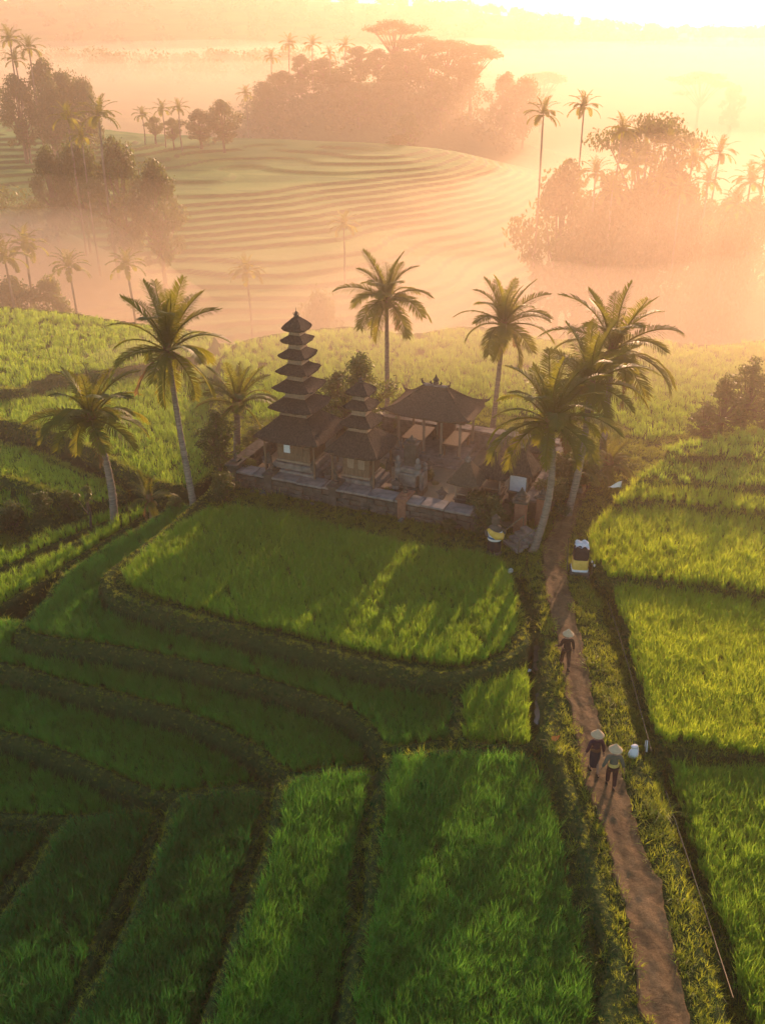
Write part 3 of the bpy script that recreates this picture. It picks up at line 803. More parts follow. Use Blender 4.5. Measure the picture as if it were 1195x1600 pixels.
def pagoda(pos, tiers, apex, top, label, base_h, cella, door):
    e = empty('pagoda', pos, TRZ, label, 'pagoda')
    s0, z0 = tiers[0]
    bw = cella + 0.55
    zb = 0.15
    nst = 4
    for i in range(nst):                          # stepped plinth
        hgt = (base_h - zb) / nst
        w = (bw + 0.75 - 0.75 * i / (nst - 1)) * (1.0 if i % 2 == 0 else 0.94)
        MB().bevbox((0, 0, zb + hgt * (i + 0.5)), (w, w, hgt - 0.004), 0.035).build('plinth_step', M['stone'], e)
    for sx in (-1, 1):
        for sy in (-1, 1):
            MB().bevbox((0, 0, 0), (0.22, 0.22, 0.36), 0.03).lathe([(0.09, 0.18), (0.11, 0.24), (0.02, 0.42)], 8).build('corner_stone', M['stone_dark'], e, loc=(sx * bw * 0.52, sy * bw * 0.52, base_h + 0.13))
    hc = z0 - base_h
    cw = MB().box((0, 0, base_h + hc * 0.5 + 0.02), (cella, cella, hc + 0.1)).build('shrine_wall', M['wood'], e)
    MB().bevbox((0, 0, base_h + 0.08), (cella + 0.12, cella + 0.12, 0.12), 0.02).build('wall_sill', M['wood_pale'], cw)
    MB().bevbox((0, 0, base_h + hc * 0.55), (cella + 0.06, cella + 0.06, 0.07), 0.015).build('wall_band', M['wood'], cw)
    for k, (dx, dm) in enumerate(door):
        dpan = MB().bevbox((dx, -cella / 2 - 0.012, base_h + hc * 0.62), (0.34, 0.05, hc * 0.5), 0.012).build('shutter', dm, e)
        for q in (-1, 1): MB().box((dx, -cella / 2 - 0.02, base_h + hc * 0.62 + q * hc * 0.26), (0.42, 0.06, 0.05)).build('shutter_rail', M['wood'], dpan)
    for sx in (-1, 1):
        for sy in (-1, 1):
            MB().tube([(sx * s0 * 0.38, sy * s0 * 0.38, base_h * 0.55), (sx * s0 * 0.38, sy * s0 * 0.38, z0 + 0.15)], 0.05, 8).build('post', M['wood'], e)
    for i, (s, z) in enumerate(tiers):
        last = i == len(tiers) - 1
        nxt = apex if last else tiers[i + 1][1]
        nw = 0.06 if last else tiers[i + 1][0] * (0.30 if i == 0 else 0.265)
        zt = apex if last else z + (nxt - z) * (0.74 if i == 0 else 0.52)
        rf = roof_mesh(s / 2, s / 2, z, zt, nw, nw, M['thatch'], 0.80 if i else 0.92, 0.12 if i == 0 else 0.085, 0.07 * s ** 0.5, 12, i + 3).build('roof', M['thatch'], e, smooth=False)
        MB().bevbox((0, 0, z + 0.01), (s * 0.80, s * 0.80, 0.05), 0.01).build('eave_board', M['wood_pale'], rf)
        if not last:
            nk = MB().bevbox((0, 0, (zt + nxt) / 2 + 0.03), (nw * 1.9, nw * 1.9, nxt - zt + 0.12), 0.015).build('neck', M['wood_pale'], e)
            MB().bevbox((0, 0, zt + 0.04), (nw * 2.1, nw * 2.1, 0.05), 0.012).build('neck_moulding', M['wood_pale'], nk)
    h = top - apex
    fi = MB().lathe([(0.10, -0.06), (0.12, 0.0), (0.07, 0.05 * h / 0.33), (0.10, 0.10 * h / 0.33), (0.05, 0.15 * h / 0.33), (0.015, 0.2 * h / 0.33), (0.008, h)], 12).build('finial', M['stone_dark'], e, loc=(0, 0, apex))
    for k in range(4):
        an = k * math.pi / 2
        c, s_ = math.cos(an), math.sin(an)
        MB().tube([(0.08 * c, 0.08 * s_, 0.02), (0.15 * c, 0.15 * s_, 0.07), (0.15 * c, 0.15 * s_, 0.13), (0.10 * c, 0.10 * s_, 0.17)], [0.022, 0.02, 0.016, 0.006], 6).build('finial_scroll', M['stone_dark'], fi)
    return e
pagoda((-4.0, 43.75, 0), [(3.5, 2.72), (2.4, 4.10), (2.02, 5.04), (1.68, 5.85), (1.46, 6.61), (1.25, 7.32), (1.10, 7.90)], 8.50, 8.90,
       'tall seven roofed thatched pagoda', 1.35, 1.75, [(-0.35, M['white_cloth']), (0.35, M['wood'])])
pagoda((-1.0, 42.35, 0), [(2.80, 2.48), (1.68, 3.78), (1.36, 4.60), (1.17, 5.28)], 5.78, 6.18,
       'smaller four roofed thatched pagoda', 1.1, 1.35, [(-0.28, M['wood_pale']), (0.28, M['wood_pale'])])

# open pavilion with a hipped roof
pv = empty('pavilion', (2.74, 46.75, 0), TRZ, 'open sided pavilion with broad hipped thatch roof and crested ridge', 'pavilion')
MB().bevbox((0, 0, 0.35), (3.9, 2.7, 0.5), 0.03).build('floor_platform', M['stone_pale'], pv)
MB().bevbox((0, 0, 0.17), (4.4, 3.2, 0.22), 0.03).build('base_step', M['stone'], pv)
for ix in (-1.6, -0.2, 0.75, 1.75):
    for iy in (-1.12, 1.12):
        po = MB().box((0, 0, 0), (0.11, 0.11, 2.05)).build('post', M['wood_pale'], pv, loc=(ix, iy, 1.6))
        MB().bevbox((0, 0, -0.93), (0.22, 0.22, 0.16), 0.02).build('post_foot', M['stone_pale'], po)
for (cx, w) in ((-0.9, 1.2), (1.22, 0.9)):
    bd = MB().bevbox((cx, 0.0, 1.22), (w, 1.9, 0.08), 0.012).build('platform_bed', M['wood'], pv)
    for sx in (-1, 1):
        for sy in (-1, 1):
            MB().box((cx + sx * (w / 2 - 0.08), sy * 0.85, 0.89), (0.08, 0.08, 0.58)).build('leg', M['wood'], bd)
MB().box((0.3, 1.05, 1.5), (0.9, 0.06, 1.7)).build('back_screen', M['brick'], pv)
rf = roof_mesh(2.3, 1.62, 2.72, 3.95, 0.62, 0.05, M['thatch_grass'], 1.0, 0.12, 0.22, 14, 5, 12, 0.25).build('roof', M['thatch_grass'], pv)
MB().bevbox((0, 0, 2.66), (4.1, 2.8, 0.07), 0.012).build('eave_frame', M['wood'], pv)
rd = MB().bevbox((0, 0, 3.99), (1.36, 0.16, 0.14), 0.03).build('ridge_cap', M['stone'], rf)
for sx in (-1, 1):
    MB().tube([(sx * 0.60, 0, 4.0), (sx * 0.74, 0, 4.08), (sx * 0.78, 0, 4.22), (sx * 0.70, 0, 4.32)], [0.07, 0.06, 0.045, 0.012], 8).build('ridge_horn', M['stone_dark'], rf)
    MB().tube([(sx * 0.22, 0, 4.04), (sx * 0.30, 0, 4.14), (sx * 0.27, 0, 4.24)], [0.06, 0.05, 0.012], 8).build('ridge_scroll', M['stone_dark'], rf)
    for sy in (-1, 1):
        MB().tube([(sx * 2.22, sy * 1.55, 2.9), (sx * 2.38, sy * 1.68, 2.98), (sx * 2.46, sy * 1.74, 3.12)], [0.06, 0.05, 0.012], 6).build('eave_horn', M['stone_dark'], rf)
        MB().tube([(sx * (2.27 + (0.62 - 2.27) * t), sy * (1.6 + (0.05 - 1.6) * t), 2.98 - 0.2 * min(t * 4, 1) + (3.97 - 2.78) * (0.75 * t + 0.25 * t * t)) for t in [0, .12, .25, .4, .55, .7, .85, 1]], 0.05, 6).build('hip_ridge', M['thatch_grass'], rf)
MB().lathe([(0.10, 0), (0.16, 0.08), (0.10, 0.16), (0.17, 0.26), (0.08, 0.38), (0.02, 0.55)], 12).build('ridge_crown', M['stone_dark'], rf, loc=(0, 0, 4.04))

def small_shrine(pos, s, ze, apex, label, roofmat, cloth=None, base=0.75, finial=True):
    e = empty('shrine', pos, TRZ, label, 'shrine')
    MB().bevbox((0, 0, 0.28), (s * 0.72, s * 0.72, 0.28), 0.03).bevbox((0, 0, 0.15 + base * 0.5), (s * 0.56, s * 0.56, base - 0.1), 0.03).bevbox((0, 0, base + 0.08), (s * 0.66, s * 0.66, 0.12), 0.03).build('pedestal', M['stone_dark'], e)
    for sx in (-1, 1):
        for sy in (-1, 1):
            MB().box((sx * s * 0.26, sy * s * 0.26, (base + 0.14 + ze) / 2 + 0.05), (0.07, 0.07, ze - base - 0.04)).build('post', M['wood_pale'], e)
    MB().box((0, s * 0.22, (base + ze) / 2 + 0.15), (s * 0.46, 0.05, ze - base - 0.2)).build('back_panel', M['wood'], e)
    MB().bevbox((0, 0, base + 0.32), (s * 0.5, s * 0.5, 0.06), 0.01).build('offering_shelf', M['wood_pale'], e)
    if cloth:
        MB().box((0, -s * 0.29, (base + ze) / 2 + 0.12), (s * 0.5, 0.03, ze - base - 0.1)).build('cloth', cloth, e)
    rf = roof_mesh(s / 2, s / 2, ze, apex, 0.07, 0.07, roofmat, 1.0, 0.11, 0.03, 10, int(s * 100), 9).build('roof', roofmat, e)
    if finial:
        MB().lathe([(0.11, -0.05), (0.13, 0.02), (0.08, 0.08), (0.12, 0.14), (0.05, 0.2), (0.012, 0.34)], 10).build('finial', M['stone'], rf, loc=(0, 0, apex))
        for k in range(4):
            an = k * math.pi / 2 + 0.78
            MB().tube([(0.09 * math.cos(an), 0.09 * math.sin(an), 0.02), (0.17 * math.cos(an), 0.17 * math.sin(an), 0.10), (0.14 * math.cos(an), 0.14 * math.sin(an), 0.2)], [0.025, 0.02, 0.006], 6).build('finial_scroll', M['stone'], rf, loc=(0, 0, apex))
    return e
small_shrine((3.95, 40.35, 0), 1.6, 1.72, 2.66, 'front small shrine with pyramid thatch roof and forked finial', M['thatch_grass'])
small_shrine((5.25, 41.05, 0), 1.65, 1.78, 2.78, 'middle small thatched shrine half hidden behind the front one', M['thatch'], None, 0.75, False)
small_shrine((6.55, 41.2, 0), 1.55, 1.85, 3.0, 'small thatched shrine with white cloth hung under its roof', M['thatch'], M['white_cloth'], 0.7)
small_shrine((7.6, 43.6, 0), 1.3, 1.9, 2.7, 'rear small thatched shrine by the palm trunks', M['thatch_grass'], None, 0.7, False)

# tall stone throne shrine
ps = empty('stone_shrine', (1.35, 42.0, 0), TRZ, 'tall narrow carved stone throne shrine in the courtyard', 'shrine')
MB().bevbox((0, 0, 0.32), (1.35, 1.35, 0.34), 0.04).bevbox((0, 0, 0.60), (1.1, 1.1, 0.22), 0.04).build('base', M['stone_dark'], ps)
MB().bevbox((0, 0, 1.0), (0.85, 0.85, 0.6), 0.04).bevbox((0, 0, 1.36), (1.02, 1.02, 0.14), 0.03).bevbox((0, 0, 1.55), (0.8, 0.8, 0.24), 0.03).build('body', M['stone'], ps)
MB().bevbox((0, 0.12, 2.2), (0.62, 0.5, 1.1), 0.04).bevbox((0, 0.12, 2.78), (0.74, 0.6, 0.12), 0.03).bevbox((0, 0.12, 2.92), (0.42, 0.36, 0.18), 0.04).lathe([(0.12, 3.0), (0.08, 3.08), (0.02, 3.2)], 8, (0, 0.12, 0)).build('throne', M['stone_dark'], ps)
for sx in (-1, 1):
    MB().lathe([(0.16, 0), (0.19, 0.12), (0.12, 0.25), (0.17, 0.4), (0.15, 0.52), (0.08, 0.58), (0.11, 0.68), (0.09, 0.78), (0.02, 0.86)], 10).build('guardian_figure', M['stone_pale'], ps, loc=(sx * 0.50, -0.38, 1.42))
    MB().bevbox((sx * 0.62, 0.1, 0.95), (0.22, 0.7, 0.9), 0.05).build('side_wing', M['stone'], ps)
    MB().lathe([(0.13, 0), (0.16, 0.1), (0.09, 0.2), (0.13, 0.3), (0.02, 0.44)], 8).build('side_urn', M['stone'], ps, loc=(sx * 0.62, 0.3, 1.4))

# low offering tables and pots along the courtyard
def offering_table(pos, w, label):
    e = empty('offering_table', pos, TRZ, label, 'table')
    MB().bevbox((0, 0, 0.62), (w, 0.5, 0.06), 0.012).build('table_top', M['wood_pale'], e)
    for sx in (-1, 1):
        for sy in (-1, 1): MB().box((sx * (w / 2 - 0.06), sy * 0.2, 0.40), (0.06, 0.06, 0.4)).build('leg', M['wood'], e)
    return e
offering_table(tp(5.1, 1.5), 1.0, 'small wooden table in front of the smaller pagoda, its left side')
offering_table(tp(7.6, 1.4), 0.9, 'small wooden table between smaller pagoda and stone throne')
offering_table(tp(5.0, 3.6), 1.2, 'wooden table between the two pagodas')

# statue dressed in cloth at the gate
def lat(prof, n=16, sx=1, sy=1, c=(0, 0, 0)): return MB().lathe(prof, n, c, sx, sy)
st = empty('statue', (4.85, 36.35, 0.02), R(-8), 'stone guardian statue wrapped in black, white and yellow cloth at the gate', 'statue')
lat([(0.36, -0.1), (0.36, 0.10), (0.30, 0.14), (0.30, 0.22)], 4).build('pedestal', M['stone_dark'], st)
lat([(0.30, 0.2), (0.31, 0.35), (0.29, 0.55), (0.28, 0.72), (0.27, 0.8)], 18, 1, 0.85).build('skirt', M['black_cloth'], st, smooth=True)
lat([(0.285, 0.72), (0.31, 0.76), (0.30, 0.95), (0.33, 1.12), (0.30, 1.22)], 18, 1, 0.88).build('white_wrap', M['white_cloth'], st, smooth=True)
lat([(0.315, 0.84), (0.325, 0.86), (0.325, 0.90), (0.31, 0.92)], 18, 1, 0.9).build('waist_band', mat_solid('blue_band', (0.10, 0.16, 0.34)), st, smooth=True)
mb = MB()
for k in range(9):
    t = k / 8
    pass
mb.tube([(-0.30, -0.12, 1.26), (-0.12, -0.29, 1.16), (0.08, -0.33, 1.06), (0.26, -0.22, 1.0), (0.33, 0.0, 1.02)], [0.07, 0.13, 0.17, 0.16, 0.1], 10)
mb.build('sash', M['yellow_cloth'], st, smooth=True)
lat([(0.30, 1.15), (0.32, 1.25), (0.24, 1.36), (0.12, 1.42), (0.11, 1.46), (0.17, 1.52), (0.19, 1.62), (0.16, 1.73), (0.20, 1.76), (0.13, 1.84), (0.03, 1.96)], 16, 1, 0.9).build('figure', M['stone_dark'], st, smooth=True)
for sx in (-1, 1):
    MB().tube([(sx * 0.28, 0.0, 1.28), (sx * 0.40, -0.02, 1.08), (sx * 0.33, -0.22, 0.96)], [0.085, 0.075, 0.06], 8).build('arm', M['stone_dark'], st, smooth=True)

# steps with two rails up to the gate
sp_ = empty('stone_steps', (5.75, 36.9, 0), R(-62), 'short flight of steps with two rails beside the cloth wrapped statue', 'steps')
for k in range(4):
    MB().bevbox((0, 0.3 * k, 0.09 + 0.15 * k), (1.1, 0.34, 0.16), 0.02).build('step', M['stone'], sp_)
for sx in (-0.56, 0.56):
    MB().tube([(sx, -0.15, 0.62), (sx, 0.95, 1.14)], 0.035, 8).tube([(sx, -0.1, 0), (sx, -0.1, 0.64)], 0.03, 8).tube([(sx, 0.9, 0.4), (sx, 0.9, 1.12)], 0.03, 8).build('rail', M['bamboo'], sp_)
gt = empty('gate_post', (6.2, 38.3, 0), TRZ, 'red brick gate pier with carved cap beside the steps', 'gate')
MB().bevbox((0, 0, 0.8), (0.5, 0.5, 1.6), 0.03).build('pier', M['brick'], gt)
MB().bevbox((0, 0, 1.68), (0.72, 0.72, 0.14), 0.03).bevbox((0, 0, 1.82), (0.5, 0.5, 0.14), 0.03).lathe([(0.2, 1.89), (0.24, 1.98), (0.1, 2.1), (0.02, 2.3)], 8).build('cap', M['stone_dark'], gt)
gt = empty('gate_post', (7.25, 38.9, 0), TRZ, 'red brick gate pier nearer the bent palm trunk', 'gate')
MB().bevbox((0, 0, 0.75), (0.45, 0.45, 1.5), 0.03).build('pier', M['brick'], gt)
MB().bevbox((0, 0, 1.57), (0.64, 0.64, 0.14), 0.03).lathe([(0.2, 1.64), (0.22, 1.72), (0.1, 1.84), (0.02, 2.0)], 8).build('cap', M['stone_dark'], gt)
# bits of fallen pale stone below the wall
for k, (a, b, s) in enumerate([(1.35, -0.65, 0.2), (1.9, -0.6, 0.3), (4.6, -0.62, 0.14), (7.3, -0.6, 0.15), (8.1, -0.62, 0.12), (9.2, -0.62, 0.26)]):
    p = tp(a, b)
    v = [(x * s * rt.uniform(.7, 1.1), y * s * rt.uniform(.6, 1), z * s * 0.6) for x, y, z in [(-1, -.6, 0), (.9, -.8, 0), (1, .7, 0), (-.8, .8, 0), (-.6, -.4, 1), (.5, -.5, 1.1), (.6, .4, .9), (-.5, .5, 1)]]
    o = MB().add(v, [(0, 3, 2, 1), (4, 5, 6, 7), (0, 1, 5, 4), (1, 2, 6, 5), (2, 3, 7, 6), (3, 0, 4, 7)]).build('stone_block', M['stone_pale'])
    o.location = (p.x, p.y, float(hz(p.x, p.y)) - 0.03); o.rotation_euler = (0, 0, rt.uniform(0, 3))
    tag(o, 'pale loose stone lying at the foot of the temple wall', 'stone', 'loose stones below the temple wall')

# small stone lanterns and offering pillars along the inside of the wall
for k, (a, b, h, lb) in enumerate([(1.2, 1.2, 1.15, 'stone lantern at the left end behind the long wall'), (4.75, 0.95, 1.0, 'stone lantern behind the wall between the pagodas'), (8.3, 1.0, 1.1, 'stone lantern behind the wall left of the throne shrine'), (10.6, 1.0, 1.0, 'stone lantern behind the wall right of the throne shrine'), (9.0, 3.6, 1.2, 'stone lantern standing in the open courtyard'), (6.6, 4.6, 1.3, 'stone lantern behind the smaller pagoda')]):
    p_ = tp(a, b, 0.18)
    e = empty('stone_lantern', p_, TRZ, lb, 'lantern')
    MB().bevbox((0, 0, 0.08), (0.36, 0.36, 0.18), 0.02).lathe([(0.11, 0.16), (0.09, 0.3), (0.09, h * 0.5), (0.13, h * 0.56)], 8).build('pillar', M['stone_dark'], e)
    MB().bevbox((0, 0, h * 0.56 + 0.12), (0.30, 0.30, 0.24), 0.02).build('lamp_box', M['stone'], e)
    MB().lathe([(0.30, h * 0.56 + 0.24), (0.31, h * 0.56 + 0.27), (0.16, h * 0.56 + 0.37), (0.05, h * 0.56 + 0.45), (0.07, h * 0.56 + 0.5), (0.01, h * 0.56 + 0.58)], 4).build('cap', M['stone_dark'], e)
# ------------------------------------------------------------------ palms
def frond_mesh(name, mat, L_=2.9, e0=45, e1=-20, pairs=60, lw=0.06, ll=0.72, seed=0, hang=0.5, twist=0.0, rach=True, segs=2):
    r = np.random.default_rng(seed)
    n = 16
    pts = [np.zeros(3)]; tan = []
    for i in range(n):
        t = i / (n - 1)
        e = R(e0 + (e1 - e0) * t ** 1.25)
        d = np.array([math.cos(e), 0.12 * math.sin(t * 2 + seed), math.sin(e)])
        d /= np.linalg.norm(d)
        tan.append(d); pts.append(pts[-1] + d * L_ / n)
    tan.append(tan[-1])
    pts = np.array(pts); tan = np.array(tan)
    V, F = [], []
    if rach:
        m0 = MB().tube([tuple(p) for p in pts], [0.045 * (1 - 0.85 * i / n) + 0.006 for i in range(n + 1)], 4)
        V += [np.array(v) for v in m0.v]
        for q in m0.f[:-2]: F += [(q[0], q[1], q[2]), (q[0], q[2], q[3])]
    for i in range(pairs):
        t = 0.10 + 0.90 * i / (pairs - 1)
        k = t * n; a = min(int(k), n - 1); f = k - a
        p = pts[a] * (1 - f) + pts[a + 1] * f
        tg = tan[a]
        side = np.cross(tg, [0, 0, 1]); sn = np.linalg.norm(side); side = side / sn if sn > 1e-3 else np.array([0, 1.0, 0])
        upv = np.cross(side, tg)
        ln = ll * (0.42 + 0.58 * math.sin(math.pi * min(1, 0.12 + 0.80 * t))) * r.uniform(0.85, 1.1) * (1.0 if t < 0.92 else 0.7)
        for s in (-1, 1):
            if r.uniform() < 0.03: continue
            fw = 0.30 + 0.70 * t + r.uniform(-0.12, 0.12)
            d = side * s + tg * fw + upv * r.uniform(0.05, 0.3)
            d /= np.linalg.norm(d)
            g = np.array([0, 0, -1.0]) * hang * r.uniform(0.6, 1.4)
            wv = np.cross(d, upv); wv /= np.linalg.norm(wv) + 1e-9
            wv = wv * math.cos(0.5 * s) + upv * math.sin(0.5 * s)
            c0, c1 = p, p + d * ln * 0.5 + g * ln * 0.10
            c2 = p + d * ln * 0.93 + g * ln * 0.42
            b = len(V)
            V += [c0 - wv * lw * 0.3, c0 + wv * lw * 0.3, c1 - wv * lw * 0.5, c1 + wv * lw * 0.5, c2]
            F += [(b, b + 1, b + 3), (b, b + 3, b + 2), (b + 2, b + 3, b + 4)]
    return np_mesh(name, np.array(V), np.array(F), mat)

FR = {
    'up': [frond_mesh('frond', M['frond'], 2.7, 82, 48, 54, 0.046, 0.62, i, 0.35) for i in range(2)],
    'high': [frond_mesh('frond', M['frond'], 2.9, 66, 2, 54, 0.046, 0.70, 3 + i, 0.5) for i in range(3)],
    'mid': [frond_mesh('frond', M['frond'], 3.0, 40, -34, 54, 0.046, 0.74, 7 + i, 0.7) for i in range(3)],
    'low': [frond_mesh('frond', M['frond'], 2.8, 8, -66, 54, 0.046, 0.74, 11 + i, 0.8) for i in range(2)],
    'hang': [frond_mesh('frond', M['frond'], 2.4, -38, -84, 54, 0.046, 0.62, 15 + i, 0.5) for i in range(2)],
    'dry': [frond_mesh('dry_frond', M['frond_dry'], 2.2, -48, -88, 34, 0.05, 0.5, 19, 0.5)],
}
def trunk_pts(lean, H, bend, n=14, side=0.0):
    """from the base at the origin to (lean.x, lean.y, H), bowed"""
    out = []
    for i in range(n):
        t = i / (n - 1)
        k = t ** bend
        out.append(Vector((lean[0] * k + side * math.sin(t * math.pi), lean[1] * k, H * t)))
    return out
COCO = MB().lathe([(0.02, -0.12), (0.09, -0.08), (0.115, 0.0), (0.09, 0.09), (0.02, 0.13)], 8).mesh('coconut', M['coconut'], True)

def palm(base_px, crown_px, label, r0=0.19, r1=0.11, size=1.0, bend=0.8, seed=0, n=30, zbase=0.0, dY=0.0, group='tall palms around the temple', hang=3, dry=1, side=0.0, spin=0.0):
    b = at(*base_px, z=zbase)
    b.z = float(hz(b.x, b.y)) - 0.05
    c = at(*crown_px, Y=b.y + dY)
    H = c.z - b.z
    e = empty('palm_tree', b, 0, label, 'palm', group)
    rd = random.Random(seed)
    nT = 56
    P = trunk_pts((c.x - b.x, c.y - b.y), H, bend, nT, side)
    rad = [(r0 + (r1 - r0) * (i / (nT - 1))) * (1 + 0.45 * math.exp(-i / 1.6)) * (1.0 + (0.10 if i % 3 == 0 else 0.0) + rd.uniform(-0.03, 0.03)) for i in range(nT)]
    MB().tube(P, rad, 10).build('trunk', M['palm_bark'], e, smooth=True)
    top = P[-1]
    MB().lathe([(r1 * 1.0, -0.35), (r1 * 1.9, -0.05), (r1 * 1.7, 0.2), (0.03, 0.5)], 10).build('crown_heart', M['frond_dry'], e, loc=top)
    kinds = []
    u0 = rd.uniform(0.16, 0.34); u1 = u0 + rd.uniform(0.2, 0.32); u2 = u1 + rd.uniform(0.2, 0.32)
    for i in range(n):
        t = i / n
        kinds.append('up' if t < u0 else 'high' if t < u1 else 'mid' if t < u2 else 'low')
    kinds += ['hang'] * hang + ['dry'] * dry
    for i, k in enumerate(kinds):
        az = i * 2.399963 + rd.uniform(-0.25, 0.25) + spin
        s = size * rd.uniform(0.78, 1.12)
        link('frond', rd.choice(FR[k]), e, top + Vector((math.cos(az) * r1, math.sin(az) * r1, 0.02 if k in ('up', 'high') else -0.12)), (rd.uniform(-0.3, 0.3), rd.uniform(-0.22, 0.22), az), s)
    for i in range(rd.randint(4, 8)):
        an = rd.uniform(0, 6.28)
        link('coconut', COCO, e, top + Vector((math.cos(an) * 0.24, math.sin(an) * 0.24, -0.32 - rd.uniform(0, 0.12))), (rd.uniform(-.4, .4), rd.uniform(-.4, .4), 0))
    return e
palm((176, 806), (142, 650), 'leaning bushy palm left of the tall bent palm, on the left edge of the terraces', 0.20, 0.15, 1.0, 1.5, 1, 30, -1.0, hang=1, side=0.25)
palm((303, 782), (262, 545), 'tall slender palm leaning left beside the temple wall', 0.17, 0.10, 1.08, 1.25, 2, 26, 0.0, hang=4, side=-0.1)
palm((371, 716), (371, 628), 'short sunlit palm directly left of the tall pagoda', 0.2, 0.14, 0.84, 1.0, 3, 20, -0.3, hang=2)
palm((605, 642), (604, 466), 'tall straight palm standing behind the smaller pagoda', 0.15, 0.10, 1.0, 1.0, 4, 25, 0.0, hang=4)
palm((769, 672), (787, 505), 'palm leaning right behind the open pavilion', 0.15, 0.10, 0.98, 0.95, 5, 24, 0.0, hang=5)
palm((938, 738), (957, 545), 'tallest palm of the right hand clump', 0.19, 0.12, 1.18, 0.9, 6, 28, 0.0, hang=3)
palm((886, 806), (922, 598), 'middle palm of the right hand clump with crown below the tallest', 0.17, 0.12, 1.0, 1.2, 7, 24, 0.0, hang=3, side=0.2)
palm((832, 860), (860, 655), 'nearest palm of the right hand clump with pale curved trunk', 0.17, 0.12, 1.02, 0.7, 8, 26, 0.0, hang=3, side=0.35)
palm((948, 748), (950, 722), 'small young palm under the tallest right palm', 0.16, 0.14, 0.6, 1.0, 9, 16, 0.0, hang=0, dry=0)
palm((236, 800), (234, 778), 'knee high young palm between the two leaning left palms', 0.13, 0.10, 0.5, 1.0, 10, 12, -1.0, hang=0, dry=1)
palm((905, 770), (900, 735), 'stunted palm in the undergrowth of the right hand clump', 0.15, 0.13, 0.62, 1.0, 12, 15, 0.0, hang=1)

# ------------------------------------------------------------------ leafy trees and bushes
def leaf_cloud(blobs, n, size, seed, shell=0.55, flat=0.0):
    """n small leaf faces spread through ellipsoid clumps: blobs = (cx,cy,cz,rx,ry,rz)"""
    r = np.random.default_rng(seed)
    B = np.array(blobs, float)
    w = (B[:, 3] * B[:, 4] + B[:, 3] * B[:, 5]) ; w /= w.sum()
    k = r.choice(len(B), n, p=w)
    d = r.normal(size=(n, 3)); d /= np.linalg.norm(d, axis=1)[:, None]
    rad = shell + (1.0 - shell) * r.uniform(0, 1, n) ** 0.6 + np.abs(r.normal(0, 0.22, n))
    rad *= 1 + 0.14 * np.sin(d[:, 0] * 7 + k) * np.sin(d[:, 2] * 6 + 2 * k)
    p = B[k, :3] + d * rad[:, None] * B[k, 3:6]
    s = size * r.uniform(0.6, 1.35, n)
    nrm = d + r.normal(0, 0.8, (n, 3)); nrm[:, 2] += 0.3 + flat; nrm /= np.linalg.norm(nrm, axis=1)[:, None]
    u = np.cross(nrm, r.normal(size=(n, 3))); u /= np.linalg.norm(u, axis=1)[:, None]
    v = np.cross(nrm, u)
    q0, q2 = p - u * s[:, None], p + u * s[:, None]
    q1, q3 = p + v * s[:, None] * 0.5 - u * s[:, None] * 0.1, p - v * s[:, None] * 0.5 - u * s[:, None] * 0.1
    V = np.stack([q0, q1, q2, q3], 1).reshape(-1, 3)
    return V, np.arange(4 * n).reshape(n, 4)

def broad_template(seed, H=8.0, spread=3.0, n=2600, leaf=0.26, mat='leaf', nblob=30, low=0.38, flat=False):
    r = random.Random(seed)
    mb = MB()
    top = Vector((r.uniform(-.4, .4), r.uniform(-.4, .4), H * 0.62))
    mb.tube([(0, 0, -0.6), (0.05, 0, H * 0.15), tuple(top * 0.55 + Vector((0.1, 0.1, 0))), tuple(top)], [0.035 * H, 0.027 * H, 0.02 * H, 0.01 * H], 8)
    blobs = []
    for i in range(nblob):
        an = i * 2.4 + r.uniform(-.4, .4); t = (i + 0.5) / nblob
        if flat:
            rr = spread * math.sqrt(t) * r.uniform(0.8, 1.1); z = H * (0.93 - 0.22 * t * r.uniform(0.4, 1.3))
            b = (rr * math.cos(an), rr * math.sin(an), z, spread * r.uniform(.26, .40), spread * r.uniform(.26, .40), H * r.uniform(.025, .045))
        else:
            z = H * (low + (0.97 - low) * (1 - t) ** 0.8 * r.uniform(0.85, 1.05))
            prof = math.sin(math.pi * min(1, max(0.12, (z / H - low + 0.12) / (1.06 - low)))) ** 0.7
            rr = spread * prof * r.uniform(0.2, 0.95)
            q = spread * r.uniform(0.15, 0.30)
            b = (rr * math.cos(an), rr * math.sin(an), z, q, q, q * r.uniform(.6, .9))
        blobs.append(b)
        fork = Vector((0, 0, H * (0.30 if not flat else 0.42))) + top * 0.15 * (1 - t)
        e = Vector(b[:3])
        mid = fork.lerp(e, 0.55) + Vector((0, 0, -0.05 * H * (1 if not flat else -0.3)))
        mb.tube([fork, mid, e], [0.013 * H, 0.008 * H, 0.003 * H], 5, False)
    V, F = leaf_cloud(blobs, n, leaf, seed, 0.35, 0.6 if flat else 0.0)
    return mb.mesh('trunk', M['bark'], True), np_mesh('crown', V, F, M[mat]), H, spread
